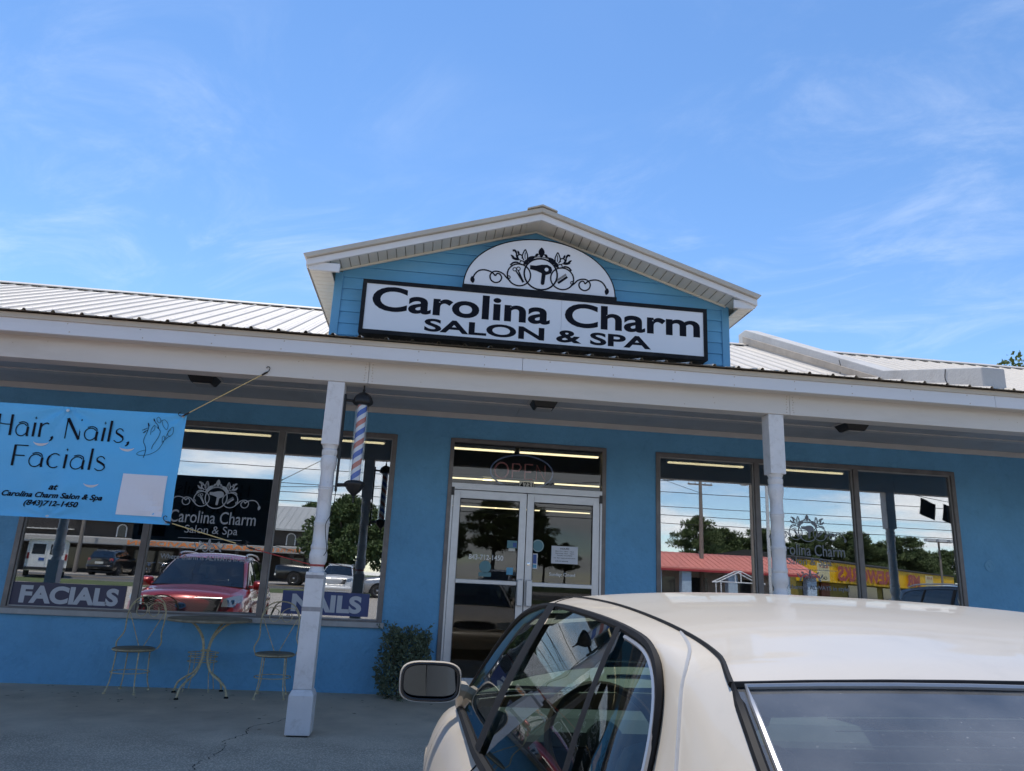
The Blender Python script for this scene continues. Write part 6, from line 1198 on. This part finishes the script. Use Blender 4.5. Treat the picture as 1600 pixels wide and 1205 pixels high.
# ---------------------------------------------------------------- trees
def make_oak(name, label, h, r, mat, n, seed, leafs=.22, low=.25):
    rg = random.Random(seed); t = thing(name, label, 'tree', (0, 0, 0), 0, None, local=True)
    part(MB().tube(spline([(0, 0, 0), (.05, 0, h * .2), (-.05, .05, h * .4), (0, 0, h * .7)], 5), [.05 * h * (1 - .05 * i) + .02 for i in range(16)], 9), 'trunk', 'bark', t, smooth=True)
    cl = []
    for i in range(34):
        a = rg.random() * 6.283; q = rg.random() ** .5; z = h * (low + (1 - low) * rg.random()); k = math.sqrt(max(.05, 1 - ((z / h - .55) / .5) ** 2)); cl.append((q * r * k * math.cos(a), q * r * k * math.sin(a), z, r * rg.uniform(.2, .36)))
    for i in range(0, 34, 3):
        x, y, z, _ = cl[i]; part(MB().tube(spline([(0, 0, h * .32), (x * .5, y * .5, h * .32 + (z - h * .32) * .6), (x, y, z)], 4), [.018 * h * (1 - .1 * j) for j in range(9)], 6), 'limb', 'bark', t, smooth=True)
    m = MB()
    for x, y, z, s in cl:
        def fn():
            d = Vector((rg.gauss(0, 1), rg.gauss(0, 1), rg.gauss(0, 1))).normalized(); q = s * (.55 + .5 * rg.random()); return (x + d.x * q, y + d.y * q, z + d.z * q * .75), d * .6
        leaf_cloud(m, n, fn, leafs, rg, .6)
    part(m, 'crown', mat, t, fix=False); return t
def make_pine(name, label, h, r, seed, n=70, bare=.45):
    rg = random.Random(seed); t = thing(name, label, 'tree', (0, 0, 0), 0, None, local=True)
    part(MB().tube([(0, 0, 0), (.1, 0, h * .5), (0, .05, h * .95)], [.028 * h, .02 * h, .006 * h], 8), 'trunk', 'bark', t, smooth=True)
    m = MB(); br = MB()
    for i in range(30):
        v = i / 29; z = h * (bare + (1.0 - bare) * v); k = math.sin(math.pi * (.18 + .74 * v)) ** .8; a = i * 2.4 + rg.random(); L_ = r * k * rg.uniform(.6, 1.1)
        e = (L_ * math.cos(a), L_ * math.sin(a), z + rg.uniform(-.2, .5)); part(MB().tube([(0, 0, z - .3), (e[0] * .6, e[1] * .6, z), e], [.05, .04, .02], 5), 'limb', 'bark', t)
        for j in range(3):
            q = (.45 + .3 * j) ; cx, cy, cz = e[0] * q, e[1] * q, z + (e[2] - z) * q; s = r * rg.uniform(.13, .24)
            def fn():
                d = Vector((rg.gauss(0, 1), rg.gauss(0, 1), rg.gauss(0, .7))).normalized(); u = s * rg.random() ** .4; return (cx + d.x * u, cy + d.y * u, cz + d.z * u * .7), d + Vector((0, 0, .4))
            leaf_cloud(m, n // 3, fn, .33, rg, .34)
    part(m, 'crown', 'leaf_pine', t, fix=False); return t
oak = make_oak('oak_tree', 'broad dark green tree reflected behind the barber pole', 5.6, 2.9, 'leaf_oak', 620, 3, .27, .12); oak.location = (-4.9, -39.8, gz(-39.8)); oak.scale = (.92, .92, .95); 
o2 = copy_tree(oak); o2.location = (-11.5, -70, gz(-70)); o2.scale = (1.3, 1.3, 1.25); o2['label'] = 'tree top showing behind the dark dealership roof'
pine = make_pine('pine_tree', 'tall rounded pine standing alone behind the coral roof', 9.2, 3.0, 5, 420, .45); pine.location = (34.0, -81, gz(-81))
pine_b = make_pine('pine_tree', 'pine', 9.4, 2.6, 9, 420, .12)
rg = random.Random(21); first_used = False
row = [(44, -97), (49.5, -96), (55, -97), (59.5, -98), (65, -97), (70, -99), (76, -102), (82, -106), (41, -95), (47, -98), (52, -101), (57, -99), (62, -103), (67, -100), (73, -104), (79, -108), (86, -112), (93, -118), (88, -116), (100, -124)]
words = ('first', 'second', 'third', 'fourth', 'fifth', 'sixth', 'seventh', 'eighth', 'ninth', 'tenth', 'eleventh', 'twelfth', 'thirteenth', 'fourteenth', 'fifteenth', 'sixteenth', 'seventeenth', 'eighteenth', 'nineteenth', 'twentieth', 'twenty-first', 'twenty-second', 'twenty-third', 'twenty-fourth')
row.sort()
for k, (x, y) in enumerate(row):
    s = pine_b if k == 0 else copy_tree(pine if k % 3 == 1 else pine_b); s.location = (x, y, gz(y)); sc_ = rg.uniform(.85, 1.08); s.scale = (1.35 * sc_, 1.35 * sc_, sc_); s.rotation_euler = (0, 0, rg.random() * 6); s['label'] = words[k] + ' pine from the left in the reflected row of pines behind the far shops'; s['group'] = 'row of pines behind the far shops'
for x, y, sc_, lab in ((7.6, -72, 1.0, 'dark pine reflected in the left door behind the phone number'), (11.9, -76, .98, 'dark pine reflected where the two doors meet'), (3.5, -84, .8, 'lower pine reflected at the left edge of the left door'), (15.5, -86, .7, 'low pine reflected behind the hours notice'), (19, -90, .62, 'low pine reflected at the right edge of the right door')):
    s = copy_tree(pine); s.location = (x, y, gz(y)); s.scale = (sc_,) * 3; s['label'] = lab
bt = make_oak('leafy_tree', 'sparse leafy treetop showing above the roof ridge at far right', 10.9, 2.3, 'leaf_light', 200, 12, .20, .5); bt.location = (23.3, 16.0, -.35)
